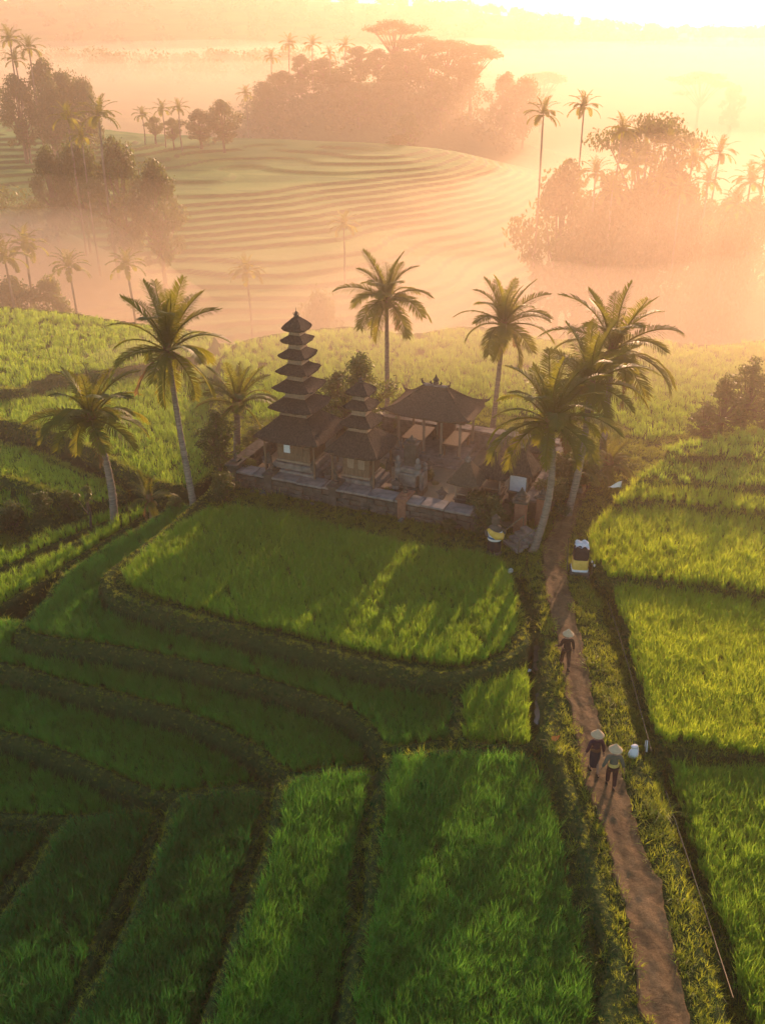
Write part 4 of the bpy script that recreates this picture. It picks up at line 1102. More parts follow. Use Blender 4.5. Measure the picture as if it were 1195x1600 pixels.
TT = {
    'round': broad_template(1, 8.0, 3.2, 7000, 0.15, low=0.2),
    'tall': broad_template(2, 11.0, 2.8, 7000, 0.16, nblob=34, low=0.2),
    'wide': broad_template(3, 7.0, 4.0, 7500, 0.16, nblob=34, low=0.28),
    'loose': broad_template(4, 9.0, 3.2, 4600, 0.16, 'leaf_pale', 24),
    'flat': broad_template(5, 11.0, 5.2, 5200, 0.16, 'leaf', 17, flat=True),
    'bush': broad_template(6, 2.4, 1.7, 3200, 0.085, 'leaf', 14, 0.15),
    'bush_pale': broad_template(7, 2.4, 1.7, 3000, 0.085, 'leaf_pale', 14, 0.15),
    'near': broad_template(8, 5.0, 1.7, 7000, 0.085, 'leaf', 40, 0.12),
    'near_loose': broad_template(9, 5.0, 1.5, 5500, 0.08, 'leaf_pale', 36, 0.15),
    'sapling': broad_template(10, 2.6, 0.5, 420, 0.11, 'leaf_pale', 6, 0.66),
}
def tree(kind, base, H, label, cat='tree', group=None, rz=0.0, name=None, wide=1.0):
    tr, cr, h0, _ = TT[kind]
    s = H / h0
    e = empty(name or ('bush' if 'bush' in kind else 'tree'), base, rz, label, cat, group)
    link('trunk', tr, e, scale=(s * wide, s * wide, s)); link('crown', cr, e, scale=(s * wide, s * wide, s))
    return e
def on_ground(u, v, z=0.0):
    b = at(u, v, z=z); b.z = float(hz(b.x, b.y)) - 0.05
    return b
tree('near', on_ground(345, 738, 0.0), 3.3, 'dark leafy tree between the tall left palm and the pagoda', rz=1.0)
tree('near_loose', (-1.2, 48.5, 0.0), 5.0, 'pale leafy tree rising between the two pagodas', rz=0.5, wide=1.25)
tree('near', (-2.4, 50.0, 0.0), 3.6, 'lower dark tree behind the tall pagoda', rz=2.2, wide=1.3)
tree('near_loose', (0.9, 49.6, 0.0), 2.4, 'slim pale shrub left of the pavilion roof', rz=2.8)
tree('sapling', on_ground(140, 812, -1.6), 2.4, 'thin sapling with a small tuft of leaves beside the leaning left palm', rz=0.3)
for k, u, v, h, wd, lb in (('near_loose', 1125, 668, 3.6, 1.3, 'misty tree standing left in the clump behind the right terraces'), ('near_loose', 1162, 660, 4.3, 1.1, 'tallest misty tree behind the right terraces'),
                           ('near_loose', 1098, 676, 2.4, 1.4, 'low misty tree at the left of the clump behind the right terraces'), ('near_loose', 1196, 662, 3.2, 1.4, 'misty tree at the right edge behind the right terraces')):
    tree(k, on_ground(u, v, 0.6), h, lb, rz=h * 2, wide=wd)  # paler leaf colour here stands in for haze over these trees
BUSH = [
    ('bush', (352, 782, 0.0), 1.5, 'dark bush at the left end of the long wall'), ('bush', (385, 745, 0.2), 1.3, 'dark shrub behind the left end of the wall, beside the tall pagoda'),
    ('bush', (420, 755, 0.2), 0.8, 'low hedge shrub behind the wall below the tall pagoda'), ('bush_pale', (607, 780, 0.2), 0.9, 'round potted looking shrub right of the smaller pagoda'),
    ('bush', (650, 792, 0.2), 0.8, 'low shrub at the foot of the stone throne shrine'), ('bush', (762, 835, 0.0), 1.9, 'dark shrub rising behind the cloth wrapped statue'),
    ('bush', (745, 805, 0.2), 1.5, 'shrub in front of the front small shrine'), ('bush', (808, 815, 0.0), 1.3, 'undergrowth bush behind the steps with rails'),
    ('bush', (860, 800, 0.0), 1.8, 'undergrowth bush between the pale curved palm trunk and its neighbour'), ('bush_pale', (915, 765, 0.0), 1.7, 'sunlit bush in the right hand palm clump'),
    ('bush', (880, 770, 0.0), 2.2, 'tall dark bush behind the right hand palm trunks'), ('bush_pale', (965, 745, 0.0), 1.4, 'sunlit bush beside the young palm at the clump edge'),
    ('bush', (235, 802, -1.0), 0.9, 'low bush under the knee high young palm'), ('bush_pale', (275, 790, -0.5), 0.8, 'sunlit bush between young palm and tall left palm'),
    ('bush', (25, 838, -3.4), 1.8, 'scrubby bush in the gully at the left edge'), ('bush', (75, 842, -3.4), 1.4, 'scrubby bush in the gully, nearer the palms'),
    ('bush', (-20, 870, -3.4), 1.5, 'scrubby bush at the gully mouth cut by the left edge'), ('bush', (115, 830, -3.2), 1.1, 'small scrubby bush near the sapling'),
    ('bush', (668, 752, 0.2), 0.9, 'shrub beside the pavilion base, its near left corner'), ('bush_pale', (725, 742, 0.2), 0.8, 'shrub beside the pavilion base, its right side'), ('bush', (500, 748, 0.2), 0.9, 'shrub at the right foot of the tall pagoda'), ('bush', (590, 745, 0.2), 1.0, 'shrub behind the smaller pagoda'), ('bush', (845, 745, 0.0), 1.6, 'bush behind the white cloth shrine'),
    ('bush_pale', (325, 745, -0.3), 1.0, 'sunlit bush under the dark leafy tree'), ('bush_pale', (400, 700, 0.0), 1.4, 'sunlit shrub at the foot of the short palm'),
    ('bush', (545, 768, 0.2), 0.7, 'low shrub between the two pagodas by the wall'), ('bush', (700, 835, 0.0), 0.8, 'small dark shrub below the wall near the front small shrine'),
]
for i, (k, (u, v, z), h, lb) in enumerate(BUSH):
    tree(k, on_ground(u, v, z), h, lb, 'bush', None, i * 1.3)

# ------------------------------------------------------------------ trees in the valley and on the slopes behind
def far_palm_template(seed):
    rd = random.Random(seed)
    Vs, Fs, k0 = [], [], 0
    protos = {'up': (80, 45, 2.7), 'high': (62, 2, 2.9), 'mid': (36, -36, 3.0), 'low': (4, -68, 2.8)}
    kinds = ['up'] * 4 + ['high'] * 6 + ['mid'] * 8 + ['low'] * 5
    for i, k in enumerate(kinds):
        e0, e1, ln = protos[k]
        me = frond_mesh('tmp', None, ln * rd.uniform(.9, 1.1), e0, e1, 17, 0.15, 0.66, i + seed * 31, 0.6, 0, False)
        v = np.empty(len(me.vertices) * 3, np.float32); me.vertices.foreach_get('co', v); v = v.reshape(-1, 3)
        f = np.empty(len(me.polygons) * 3, np.int32); me.loops.foreach_get('vertex_index', f); f = f.reshape(-1, 3)
        bpy.data.meshes.remove(me)
        az = i * 2.4 + rd.uniform(-.3, .3)
        c, s = math.cos(az), math.sin(az)
        v = np.stack([v[:, 0] * c - v[:, 1] * s, v[:, 0] * s + v[:, 1] * c, v[:, 2]], -1)
        Vs.append(v); Fs.append(f + k0); k0 += len(v)
    return np_mesh('crown', np.concatenate(Vs), np.concatenate(Fs), M['frond'])
FPC = [far_palm_template(i) for i in range(4)]
FPT = []
for i in range(3):
    rd = random.Random(i)
    q = rd.uniform(-0.6, 0.6)
    FPT.append(MB().tube([(q * math.sin(t * math.pi / 10) * 0.6, 0, t / 10) for t in range(11)], [0.19 - 0.008 * t for t in range(11)], 7).mesh('trunk', M['palm_bark'], True))
def far_palm(u, v, Y, label, size=1.0, seed=0, group=None):
    c = at(u, v, Y=Y)
    g = ground_z(c.x, Y)
    H = max(c.z - g, 4.0)
    e = empty('palm_tree', (c.x, Y, g), seed * 1.7, label, 'palm', group)
    link('trunk', FPT[seed % 3], e, (0, 0, -0.3), None, (size, size, H + 0.3)); link('crown', FPC[seed % 4], e, (0, 0, H), None, size)
    return e
def far_tree(kind, u, v, Y, label, H=None, seed=0, group=None, wide=1.0):
    """v is the pixel row of the tree's top"""
    c = at(u, v, Y=Y)
    g = ground_z(c.x, Y)
    H = max(c.z - g, 3.0) if H is None else H
    rt_ = ((2.2 if u > 830 else 3.0) if Y < 132 else 3.1 if Y < 200 else 4.2 if Y < 290 else 6.5) * (1.5 if kind == 'flat' else 0.85 if kind in ('loose', 'tall') else 1.1)
    rt_ = max(rt_, 0.26 * H)
    wide = rt_ * (0.85 + 0.3 * ((seed * 37) % 10) / 10) / (TT[kind][3] * H / TT[kind][2])
    return tree(kind, (c.x, Y, c.z - H if H > 0 and False else g), H, label, 'tree', group, seed * 1.1, wide=wide)

GR = 'palms of the misty right slope'
for i, (u, v, Y, s, lb) in enumerate([
    (848, 180, 165, 1.05, 'leftmost silhouetted palm on the bright right slope'), (912, 168, 165, 1.0, 'thin tall silhouetted palm, second from left on the right slope'),
    (972, 205, 160, 1.05, 'silhouetted palm left of the flat topped tree on the right slope'), (930, 272, 150, 1.0, 'lowest silhouetted palm at the left edge of the right grove'),
    (1124, 240, 160, 1.0, 'tall thin silhouetted palm standing clear near the right edge'), (1082, 250, 158, 1.0, 'silhouetted palm in the right grove beside the clear standing one'),
    (1045, 228, 162, 1.0, 'silhouetted palm below the flat topped tree'), (990, 262, 152, 1.0, 'silhouetted palm in the middle of the right grove'),
    (1172, 285, 150, 1.1, 'silhouetted palm cut by the right edge above the grove'), (1030, 285, 155, 0.9, 'lower silhouetted palm inside the right grove'),
    (1195, 262, 156, 1.0, 'rightmost silhouetted palm of the grove'),
    (955, 300, 146, 0.95, 'low silhouetted palm at the left foot of the right grove'), (1010, 240, 158, 1.0, 'silhouetted palm just left below the flat topped tree'), (1062, 300, 148, 0.95, 'low silhouetted palm at the front of the right grove'), (1105, 285, 150, 1.0, 'silhouetted palm in front of the clear standing one'), (1150, 320, 146, 1.0, 'low silhouetted palm near the right edge of the grove')]):
    far_palm(u, v, Y * 0.75, lb, s * 0.8, i, GR)
for i, (u, v, Y, s, lb) in enumerate([
    (106, 185, 150, 1.0, 'left one of the twin palms above the misty left thicket'), (155, 182, 148, 1.15, 'right one of the twin palms above the misty left thicket'),
    (128, 215, 146, 0.8, 'short palm between the twin palms'), (16, 62, 230, 1.2, 'far palm at the upper left edge'), (46, 76, 228, 1.2, 'far palm second from the upper left edge'), (24, 95, 226, 1.0, 'far palm below the pair at the upper left edge'),
    (40, 385, 104, 0.95, 'misty palm behind the left field near the edge'), (108, 418, 102, 0.85, 'misty palm behind the left field, second from the edge'), (198, 415, 104, 0.8, 'misty palm behind the left field above the tall leaning palm'),
    (8, 405, 98, 0.9, 'misty palm cut by the left edge behind the field'), (385, 425, 118, 0.9, 'faint palm behind the tall pagoda'), (537, 352, 150, 0.95, 'lone faint palm on the terraced hill above the pagoda'),
    (222, 180, 250, 0.9, 'small palm at the left of the row on the terrace'), (254, 172, 250, 1.0, 'second small palm of the row on the terrace'), (280, 170, 248, 1.0, 'third small palm of the row on the terrace'),
    (384, 148, 300, 1.1, 'far palm left of the big hilltop wood'), (424, 90, 335, 1.2, 'leftmost palm of the hilltop wood'), (452, 68, 338, 1.3, 'tall palm second from left in the hilltop wood'), (488, 70, 336, 1.3, 'palm third from left in the hilltop wood'),
    (540, 72, 335, 1.2, 'palm at the middle of the hilltop wood skyline'), (515, 85, 330, 1.1, 'lower palm of the hilltop wood between two taller ones')]):
    far_palm(u, v, Y, lb, s, i + 3)
FT = [
    # (kind, u, v_top, Y, label)
    ('round', 68, 222, 150, 'misty tree left of the twin palms'), ('wide', 118, 222, 152, 'misty tree right under the twin palms'),
    ('round', 175, 205, 150, 'misty tree right of the twin palms'), ('round', 238, 240, 148, 'rightmost misty tree of the left thicket'),
    
    ('round', 15, 425, 100, 'dim tree behind the left field at the edge'), ('loose', 75, 430, 102, 'dim tree behind the left field, second from the edge'), 
    ('wide', 500, 458, 112, 'dim tree behind the field right of the pagoda spire'),
    ('round', 310, 168, 252, 'round bush like tree ending the terrace row'), ('round', 345, 152, 250, 'taller round tree right of the terrace palm row'), ('loose', 240, 182, 252, 'small tree between the palms of the terrace row'), ('loose', 268, 184, 249, 'second small tree between the terrace row palms'),
    ('round', 62, 85, 232, 'far tree right of the upper left palms'), ('wide', 98, 112, 230, 'far tree in the middle of the upper left wood'), ('wide', 128, 122, 228, 'far tree at the right end of the upper left wood'), ('round', 20, 110, 226, 'far tree at the left edge of the upper left wood'), ('wide', 75, 128, 224, 'front far tree of the upper left wood'),
    ('flat', 616, 26, 345, 'flat topped tree standing highest over the hilltop wood'), ('flat', 700, 58, 340, 'flat topped tree at the right part of the hilltop wood'), ('flat', 738, 66, 335, 'flat topped tree at the right end of the hilltop wood'), ('flat', 655, 52, 342, 'flat topped tree right of the highest one'),
    ('tall', 470, 82, 338, 'tree under the left palms of the hilltop wood'), ('round', 505, 88, 340, 'tree in the left half of the hilltop wood'), ('tall', 560, 70, 340, 'tall tree near the middle of the hilltop wood'), ('round', 590, 74, 338, 'round tree below the highest flat topped tree'),
    ('wide', 635, 80, 336, 'wide tree in the right half of the hilltop wood'), ('round', 675, 84, 332, 'round tree in the right half of the hilltop wood'), ('wide', 725, 92, 330, 'wide tree toward the right end of the hilltop wood'), ('round', 440, 108, 332, 'tree at the left end of the hilltop wood'),
    ('wide', 530, 115, 325, 'front tree in the left half of the hilltop wood'), ('wide', 610, 118, 322, 'front tree at the middle of the hilltop wood'), ('round', 690, 118, 320, 'front tree in the right half of the hilltop wood'), ('round', 560, 128, 318, 'lowest front tree of the hilltop wood'), ('wide', 415, 128, 322, 'low tree left below the hilltop wood'),
    ('round', 792, 108, 330, 'detached round tree right of the hilltop wood'), ('wide', 822, 122, 326, 'smaller tree beside the detached round one'), ('flat', 850, 108, 420, 'very faint flat topped tree right of the hilltop wood'),
    ('flat', 1025, 165, 128, 'spreading flat topped tree over the right grove'), ('flat', 1100, 108, 430, 'very faint flat topped tree far above the right grove'), ('tall', 1150, 130, 420, 'very faint tree at the far right'),
    ('round', 888, 238, 124, 'round tree below the two left palms of the right slope'), 
    ('tall', 960, 268, 114, 'dense tree at the left of the right grove'), ('round', 1010, 270, 117, 'dense tree in the middle of the right grove'), ('tall', 1050, 245, 120, 'tall dense tree in the right grove'), ('wide', 1075, 285, 116, 'wide dense tree in the right grove'),
    ('round', 1110, 305, 114, 'lower tree right of the right grove'), ('tall', 1150, 295, 116, 'tall tree toward the right edge of the grove'), ('round', 1185, 300, 112, 'tree at the right edge of the grove'), ('wide', 985, 320, 110, 'front tree of the right grove'), ('round', 930, 320, 111, 'front left tree of the right grove'), ('wide', 1130, 345, 106, 'front right tree of the grove'),
    ('wide', 622, 214, 262, 'small bushy tree on the crest of the terraced hill'), ('loose', 640, 175, 300, 'faint small tree behind the hill crest'),
]
for i, (k, u, v, Y, lb) in enumerate(FT):
    far_tree(k, u, v, Y, lb, seed=i)

# far wooded ridges that read as one mass
def wood(name, n, ylo, yhi, xlo, xhi, leaf, seed, label, h0=3.0, h1=6.5):
    r = np.random.default_rng(seed)
    x = r.uniform(xlo, xhi, n); y = r.uniform(ylo, yhi, n)
    z = far_height(x, y)
    hgt = r.uniform(h0, h1, n)
    blobs = []
    for i in range(n):
        top = min(z[i] + hgt[i] * 1.3, 41.0)
        for q in range(3):
            rr = hgt[i] * r.uniform(0.35, 0.6)
            blobs.append((x[i] + r.normal(0, 2), y[i] + r.normal(0, 2), min(top - rr * r.uniform(0.8, 1.8), 40.5 - rr), rr, rr, rr * 0.85))
    V, F = leaf_cloud(blobs, n * 90, leaf, seed, 0.4)
    V[:, 2] = np.minimum(V[:, 2], 42.5)
    tag(link(name, np_mesh(name, V, F, M['leaf'])), label, 'wood', kind='stuff')
wood('woodland', 420, 480, 620, -270, 60, 0.9, 3, 'faint wooded ridge at the top left', 3.0, 9.0)
wood('woodland', 900, 740, 930, -420, 480, 1.2, 4, 'faintest wooded ridge along the top of the view')
wood('undergrowth', 60, 108, 126, 34, 72, 0.26, 5, 'dense undergrowth below the right grove', 1.0, 2.6)
wood('undergrowth', 150, 316, 345, -60, 45, 0.6, 8, 'undergrowth below the hilltop wood')
wood('undergrowth', 110, 138, 160, -96, -50, 0.32, 6, 'misty undergrowth below the left thicket', 1.6, 3.6)
# ------------------------------------------------------------------ people
SKIN = mat_solid('skin', (0.30, 0.17, 0.11), 0.55)
HAIR = mat_solid('black_hair', (0.015, 0.012, 0.010), 0.5)
STRAW = mat_plain('straw_hat', [(0.3, (0.42, 0.30, 0.17)), (0.7, (0.62, 0.48, 0.30))], 3.0, 0.7, 0.5, 0.01, (1, 1, 30))

def skin_mesh(name, verts, edges, radii, mat, parent, levels=2, root=0):
    me = bpy.data.meshes.new(name)
    me.from_pydata(verts, edges, [])
    o = link(name, me, parent)
    o.modifiers.new('skin', 'SKIN').use_smooth_shade = True
    sd = o.modifiers.new('subd', 'SUBSURF'); sd.levels = levels; sd.render_levels = levels
    lay = me.skin_vertices[0] if len(me.skin_vertices) else None
    if lay is None:
        import bmesh
        bm = bmesh.new(); bm.from_mesh(me); bm.verts.layers.skin.verify(); bm.to_mesh(me); bm.free()
        lay = me.skin_vertices[0]
    for i, r_ in enumerate(radii):
        lay.data[i].radius = (r_, r_) if isinstance(r_, (int, float)) else r_
        lay.data[i].use_root = i == root
    me.materials.append(mat)
    return o

def person(pos, rz, label, top, bottom, sash=None, stepL=0.22, stepR=-0.18, armL=None, armR=None, skirt=False, H=1.62, hat_tilt=0.0):
    """faces +y; joints in metres"""
    e = empty('person', pos, rz, label, 'person', 'people walking up the dirt path')
    k = H / 1.62
    hipL, hipR = (-0.09, 0, 0.86), (0.09, 0, 0.86)
    kneeL, kneeR = (-0.095, stepL * 0.62 + 0.05, 0.47), (0.095, stepR * 0.35 + 0.03, 0.46)
    ankL, ankR = (-0.09, stepL * 0.9, 0.09), (0.09, stepR * 1.25, 0.11)
    toeL, toeR = (-0.10, stepL * 0.9 + 0.16, 0.035), (0.10, stepR * 1.25 + 0.15, 0.04)
    shL, shR = (-0.18, 0.0, 1.33), (0.18, 0.0, 1.33)
    elL, wrL = armL or ((-0.255, -0.04, 1.06), (-0.27, 0.05, 0.83))
    elR, wrR = armR or ((0.255, 0.0, 1.06), (0.28, -0.03, 0.82))
    V = [(0, 0, 0.90), hipL, kneeL, ankL, toeL, hipR, kneeR, ankR, toeR, (0, -0.01, 1.05), (0, 0.0, 1.22), (0, 0.0, 1.35), shL, elL, wrL, shR, elR, wrR, (0, 0.01, 1.43), (0, 0.03, 1.52), (0, 0.03, 1.62)]
    E = [(0, 1), (1, 2), (2, 3), (3, 4), (0, 5), (5, 6), (6, 7), (7, 8), (0, 9), (9, 10), (10, 11), (11, 12), (12, 13), (13, 14), (11, 15), (15, 16), (16, 17), (11, 18), (18, 19), (19, 20)]
    Rr = [0.125, 0.085, 0.058, 0.040, 0.036, 0.085, 0.058, 0.040, 0.036, (0.125, 0.09), (0.135, 0.095), 0.08, 0.055, 0.042, 0.030, 0.055, 0.042, 0.030, 0.050, (0.078, 0.092), (0.066, 0.078)]
    # hands: palm, four fingers, thumb
    def hand(wi, wr, el, s):
        d = (Vector(wr) - Vector(el)).normalized()
        side = d.cross(Vector((s, 0, 0)));
        if side.length < 0.1: side = d.cross(Vector((0, 0, 1)))
        side.normalize()
        inn = d.cross(side).normalized()
        w = Vector(wr); p = len(V)
        V.append(tuple(w + d * 0.05)); E.append((wi, p)); Rr.append((0.034, 0.022))
        for q, (off, ln) in enumerate(((-0.030, 0.070), (-0.010, 0.082), (0.010, 0.077), (0.030, 0.060))):
            b0 = w + d * 0.085 + side * off
            b1 = b0 + d * ln * 0.5 + inn * 0.006
            b2 = b0 + d * ln * 0.9 + inn * 0.022
            i0 = len(V)
            V.extend([tuple(b0), tuple(b1), tuple(b2)]); E.extend([(p, i0), (i0, i0 + 1), (i0 + 1, i0 + 2)]); Rr.extend([0.0105, 0.009, 0.0075])
        i0 = len(V)
        V.extend([tuple(w + d * 0.045 + side * 0.045), tuple(w + d * 0.085 + side * 0.062 + inn * 0.012)]); E.extend([(p, i0), (i0, i0 + 1)]); Rr.extend([0.011, 0.009])
    hand(14, wrL, elL, -1); hand(17, wrR, elR, 1)
    body = skin_mesh('body', V, E, Rr, SKIN, e)
    body.scale = (k,) * 3
    # face and hair
    MB().lathe([(0.012, -0.022), (0.016, -0.005), (0.008, 0.02)], 8, (0, 0.135, 1.535)).build('nose', SKIN, e, True).scale = (k,) * 3
    for s in (-1, 1):
        MB().lathe([(0.004, -0.010), (0.012, 0), (0.004, 0.010)], 8, (s * 0.032, 0.112, 1.565)).build('eye', HAIR, e, True).scale = (k,) * 3
        MB().lathe([(0.006, -0.028), (0.016, 0.0), (0.008, 0.03)], 8, (s * 0.088, 0.03, 1.545)).build('ear', SKIN, e, True).scale = (k,) * 3
    MB().box((0, 0.118, 1.492), (0.045, 0.02, 0.010)).build('mouth', mat_solid('lips', (0.25, 0.09, 0.07)), e).scale = (k,) * 3
    MB().lathe([(0.055, -0.10), (0.090, -0.05), (0.098, 0.03), (0.075, 0.085), (0.02, 0.105)], 14, (0, 0.015, 1.565), 1, 1).build('hair', HAIR, e, True).scale = (k,) * 3
    # jacket with sleeves
    mid = lambda a, b, t: tuple(Vector(a).lerp(Vector(b), t))
    jv = [(0, -0.005, 0.88), (0, -0.01, 1.05), (0, 0.0, 1.22), (0, 0.0, 1.34), shL, elL, mid(elL, wrL, 0.82), shR, elR, mid(elR, wrR, 0.82), (0, 0.0, 1.40)]
    je = [(0, 1), (1, 2), (2, 3), (3, 4), (4, 5), (5, 6), (3, 7), (7, 8), (8, 9), (3, 10)]
    jr = [(0.165, 0.125), (0.155, 0.115), (0.165, 0.118), (0.115, 0.10), 0.080, 0.064, 0.052, 0.080, 0.064, 0.052, 0.07]
    skin_mesh('jacket', jv, je, jr, top, e, 2, 1).scale = (k,) * 3
    if skirt:
        m_ = MB()
        rings = []
        for z, rx, ry, dy in ((0.97, 0.150, 0.118, 0), (0.86, 0.185, 0.150, 0), (0.65, 0.175, 0.165, 0.01), (0.42, 0.160, 0.175, 0.02), (0.26, 0.150, 0.170, 0.02)):
            rings.append([(rx * math.cos(a * math.pi / 9) * (1 + 0.04 * math.sin(a * 2.7)), dy + ry * math.sin(a * math.pi / 9), z) for a in range(18)])
        vv = [p for q in rings for p in q]
        m_.add(vv, [(i * 18 + j, i * 18 + (j + 1) % 18, i * 18 + 18 + (j + 1) % 18, i * 18 + 18 + j) for i in range(4) for j in range(18)])
        m_.build('sarong', bottom, e, True).scale = (k,) * 3
    else:
        tv = [(0, 0, 0.93), hipL, kneeL, mid(kneeL, ankL, 0.9), hipR, kneeR, mid(kneeR, ankR, 0.9)]
        skin_mesh('trousers', tv, [(0, 1), (1, 2), (2, 3), (0, 4), (4, 5), (5, 6)], [(0.14, 0.115), 0.112, 0.084, 0.070, 0.112, 0.084, 0.070], bottom, e).scale = (k,) * 3
    if sash:
        MB().lathe([(0.168, 0.93), (0.182, 0.95), (0.180, 1.02), (0.165, 1.05)], 18, (0, -0.005, 0), 1, 0.80).build('sash', sash, e, True).scale = (k,) * 3
    for s, a_, t_ in ((-1, ankL, toeL), (1, ankR, toeR)):
        MB().tube([(a_[0], a_[1] - 0.05, t_[2] - 0.012), (a_[0], a_[1] + 0.06, t_[2] - 0.015), (t_[0], t_[1] + 0.03, t_[2] - 0.014)], [0.038, 0.042, 0.035], 8).build('sandal', HAIR, e, True).scale = (k,) * 3
    # conical hat, ribbed straw
    n = 26
    hv, hf = [(0, 0, 0.235)], []
    for r_, z in ((0.02, 0.215), (0.105, 0.120), (0.18, 0.040), (0.228, -0.012), (0.224, -0.024), (0.17, 0.024), (0.09, 0.11)):
        hv += [(r_ * math.cos(2 * math.pi * a / n) * (1 + 0.006 * (a % 2)), r_ * math.sin(2 * math.pi * a / n), z) for a in range(n)]
    hf += [(0, 1 + a, 1 + (a + 1) % n) for a in range(n)]
    for q in range(6): hf += [(1 + q * n + a, 1 + q * n + (a + 1) % n, 1 + (q + 1) * n + (a + 1) % n, 1 + (q + 1) * n + a) for a in range(n)]
    h = MB().add(hv, hf).build('hat', STRAW, e, False, (0, 0.015, 1.605 * k), (hat_tilt, 0.03, 0))
    h.scale = (k,) * 3
    return e
def on_path(u, v):
    p = at(u, v, z=0.05); p.z = float(hz(p.x, p.y)) + 0.035
    return p
dkbrown = mat_solid('dark_brown_cloth', (0.045, 0.022, 0.016)); brown = mat_solid('brown_trousers', (0.09, 0.042, 0.024))
plum = mat_solid('plum_cloth', (0.050, 0.016, 0.028)); navy = mat_solid('navy_cloth', (0.018, 0.016, 0.030))
greyg = mat_solid('grey_green_cloth', (0.10, 0.11, 0.085)); maroon = mat_solid('dark_maroon_cloth', (0.040, 0.014, 0.016))
sashy = mat_solid('pale_yellow_sash', (0.55, 0.42, 0.13))
person(on_path(882, 1042), R(4), 'lone walker ahead in dark brown clothes and pale conical hat', dkbrown, brown, None, 0.24, -0.2, ((-0.26, -0.02, 1.08), (-0.36, 0.16, 0.95)), None, False, 1.46)
person(on_path(926, 1204), R(2), 'walker in plum jacket and dark sarong, left of the pair', plum, navy, mat_solid('brown_sash', (0.13, 0.06, 0.03)), 0.05, -0.24, ((-0.27, -0.05, 1.06), (-0.35, -0.05, 0.84)), None, True, 1.46)
person(on_path(953, 1229), R(-4), 'walker in grey green shirt and yellow sash, right of the pair', greyg, maroon, sashy, 0.16, -0.12, ((-0.28, -0.03, 1.06), (-0.36, -0.02, 0.84)), ((0.28, -0.02, 1.06), (0.35, 0.0, 0.83)), False, 1.50)

# ------------------------------------------------------------------ shrine wrapped in cloth, flag, bags, poles
ws = empty('wrapped_shrine', on_ground(904, 894), R(-6), 'pillar shrine by the path wrapped in black and yellow cloth with white top', 'shrine')
MB().bevbox((0, 0, 0.1), (0.8, 0.8, 0.3), 0.03).build('base', M['stone_dark'], ws)
def wrap(prof, name, mat, par):
    V = []; n = 24
    for hw, z in prof:
        for a in range(n):
            an = 2 * math.pi * a / n
            c, s = math.cos(an), math.sin(an)
            k = hw / max(abs(c), abs(s)) ; k = min(k, hw * 1.28) * (1 + 0.012 * math.sin(a * 2.1 + z * 5))
            V.append((c * k, s * k, z))
    m = len(prof)
    F = [(i * n + a, i * n + (a + 1) % n, (i + 1) * n + (a + 1) % n, (i + 1) * n + a) for i in range(m - 1) for a in range(n)]
    F.append(tuple(range((m - 1) * n, m * n)))
    return MB().add(V, F).build(name, mat, par, True)
wrap([(0.345, 0.24), (0.35, 0.26), (0.345, 0.34), (0.30, 0.36)], 'white_hem', M['white_cloth'], ws)
wrap([(0.335, 0.33), (0.335, 0.5), (0.325, 0.78), (0.28, 0.80)], 'yellow_wrap', M['yellow_cloth'], ws)
wrap([(0.31, 0.76), (0.32, 0.95), (0.30, 1.2), (0.20, 1.32), (0.1, 1.36)], 'black_wrap', M['black_cloth'], ws)
V = []; n = 8
for j in range(n + 1):
    for i in range(n + 1):
        x, y = -0.28 + 0.56 * i / n, -0.22 + 0.5 * j / n
        V.append((x + 0.03 * math.sin(j * 1.1), y, 1.42 + 0.05 * math.sin(i * 1.4 + j * 0.8) - 0.35 * max(0, abs(x) - 0.16) - 0.5 * max(0, -y - 0.05) + 0.04 * math.cos(j * 1.7)))
V2 = V + [(a, b, c - 0.015) for a, b, c in V]
F = [(j * (n + 1) + i, j * (n + 1) + i + 1, (j + 1) * (n + 1) + i + 1, (j + 1) * (n + 1) + i) for j in range(n) for i in range(n)]
F += [tuple((n + 1) ** 2 + q for q in reversed(f_)) for f_ in F]
MB().add(V2, F).build('white_top_cloth', M['white_cloth'], ws, True)
for k, (dx, dy, h, tl) in enumerate([(-0.5, 0.0, 1.75, -0.05), (0.48, -0.2, 0.75, 0.05)]):
    p = ws.location + Vector((dx, dy, -0.05))
    o = MB().tube([(0, 0, 0), (tl * h * 0.5, 0, h * 0.5), (tl * h, 0.02, h)], [0.03, 0.026, 0.02], 8).build('bamboo_post', M['bamboo'], None, True, p)
    tag(o, ['tall bamboo post left of the cloth wrapped shrine', 'short bamboo post right of the cloth wrapped shrine'][k], 'post')
cl = MB()
V = [(0.18 * i / 5, 0.03 * math.sin(i), 0.06 * math.sin(i * 1.3) + dz - 0.03 * i) for dz in (0.1, 0, -0.01) for i in range(6)]
cl.add(V, [(i, i + 1, 7 + i, 6 + i) for i in range(5)] + [(6 + i, 7 + i, 13 + i, 12 + i) for i in range(5)])
o = cl.build('cloth_scrap', M['white_cloth'], None, False, ws.location + Vector((0.42, -0.2, 0.62))); tag(o, 'small white cloth tied on the short bamboo post', 'cloth')

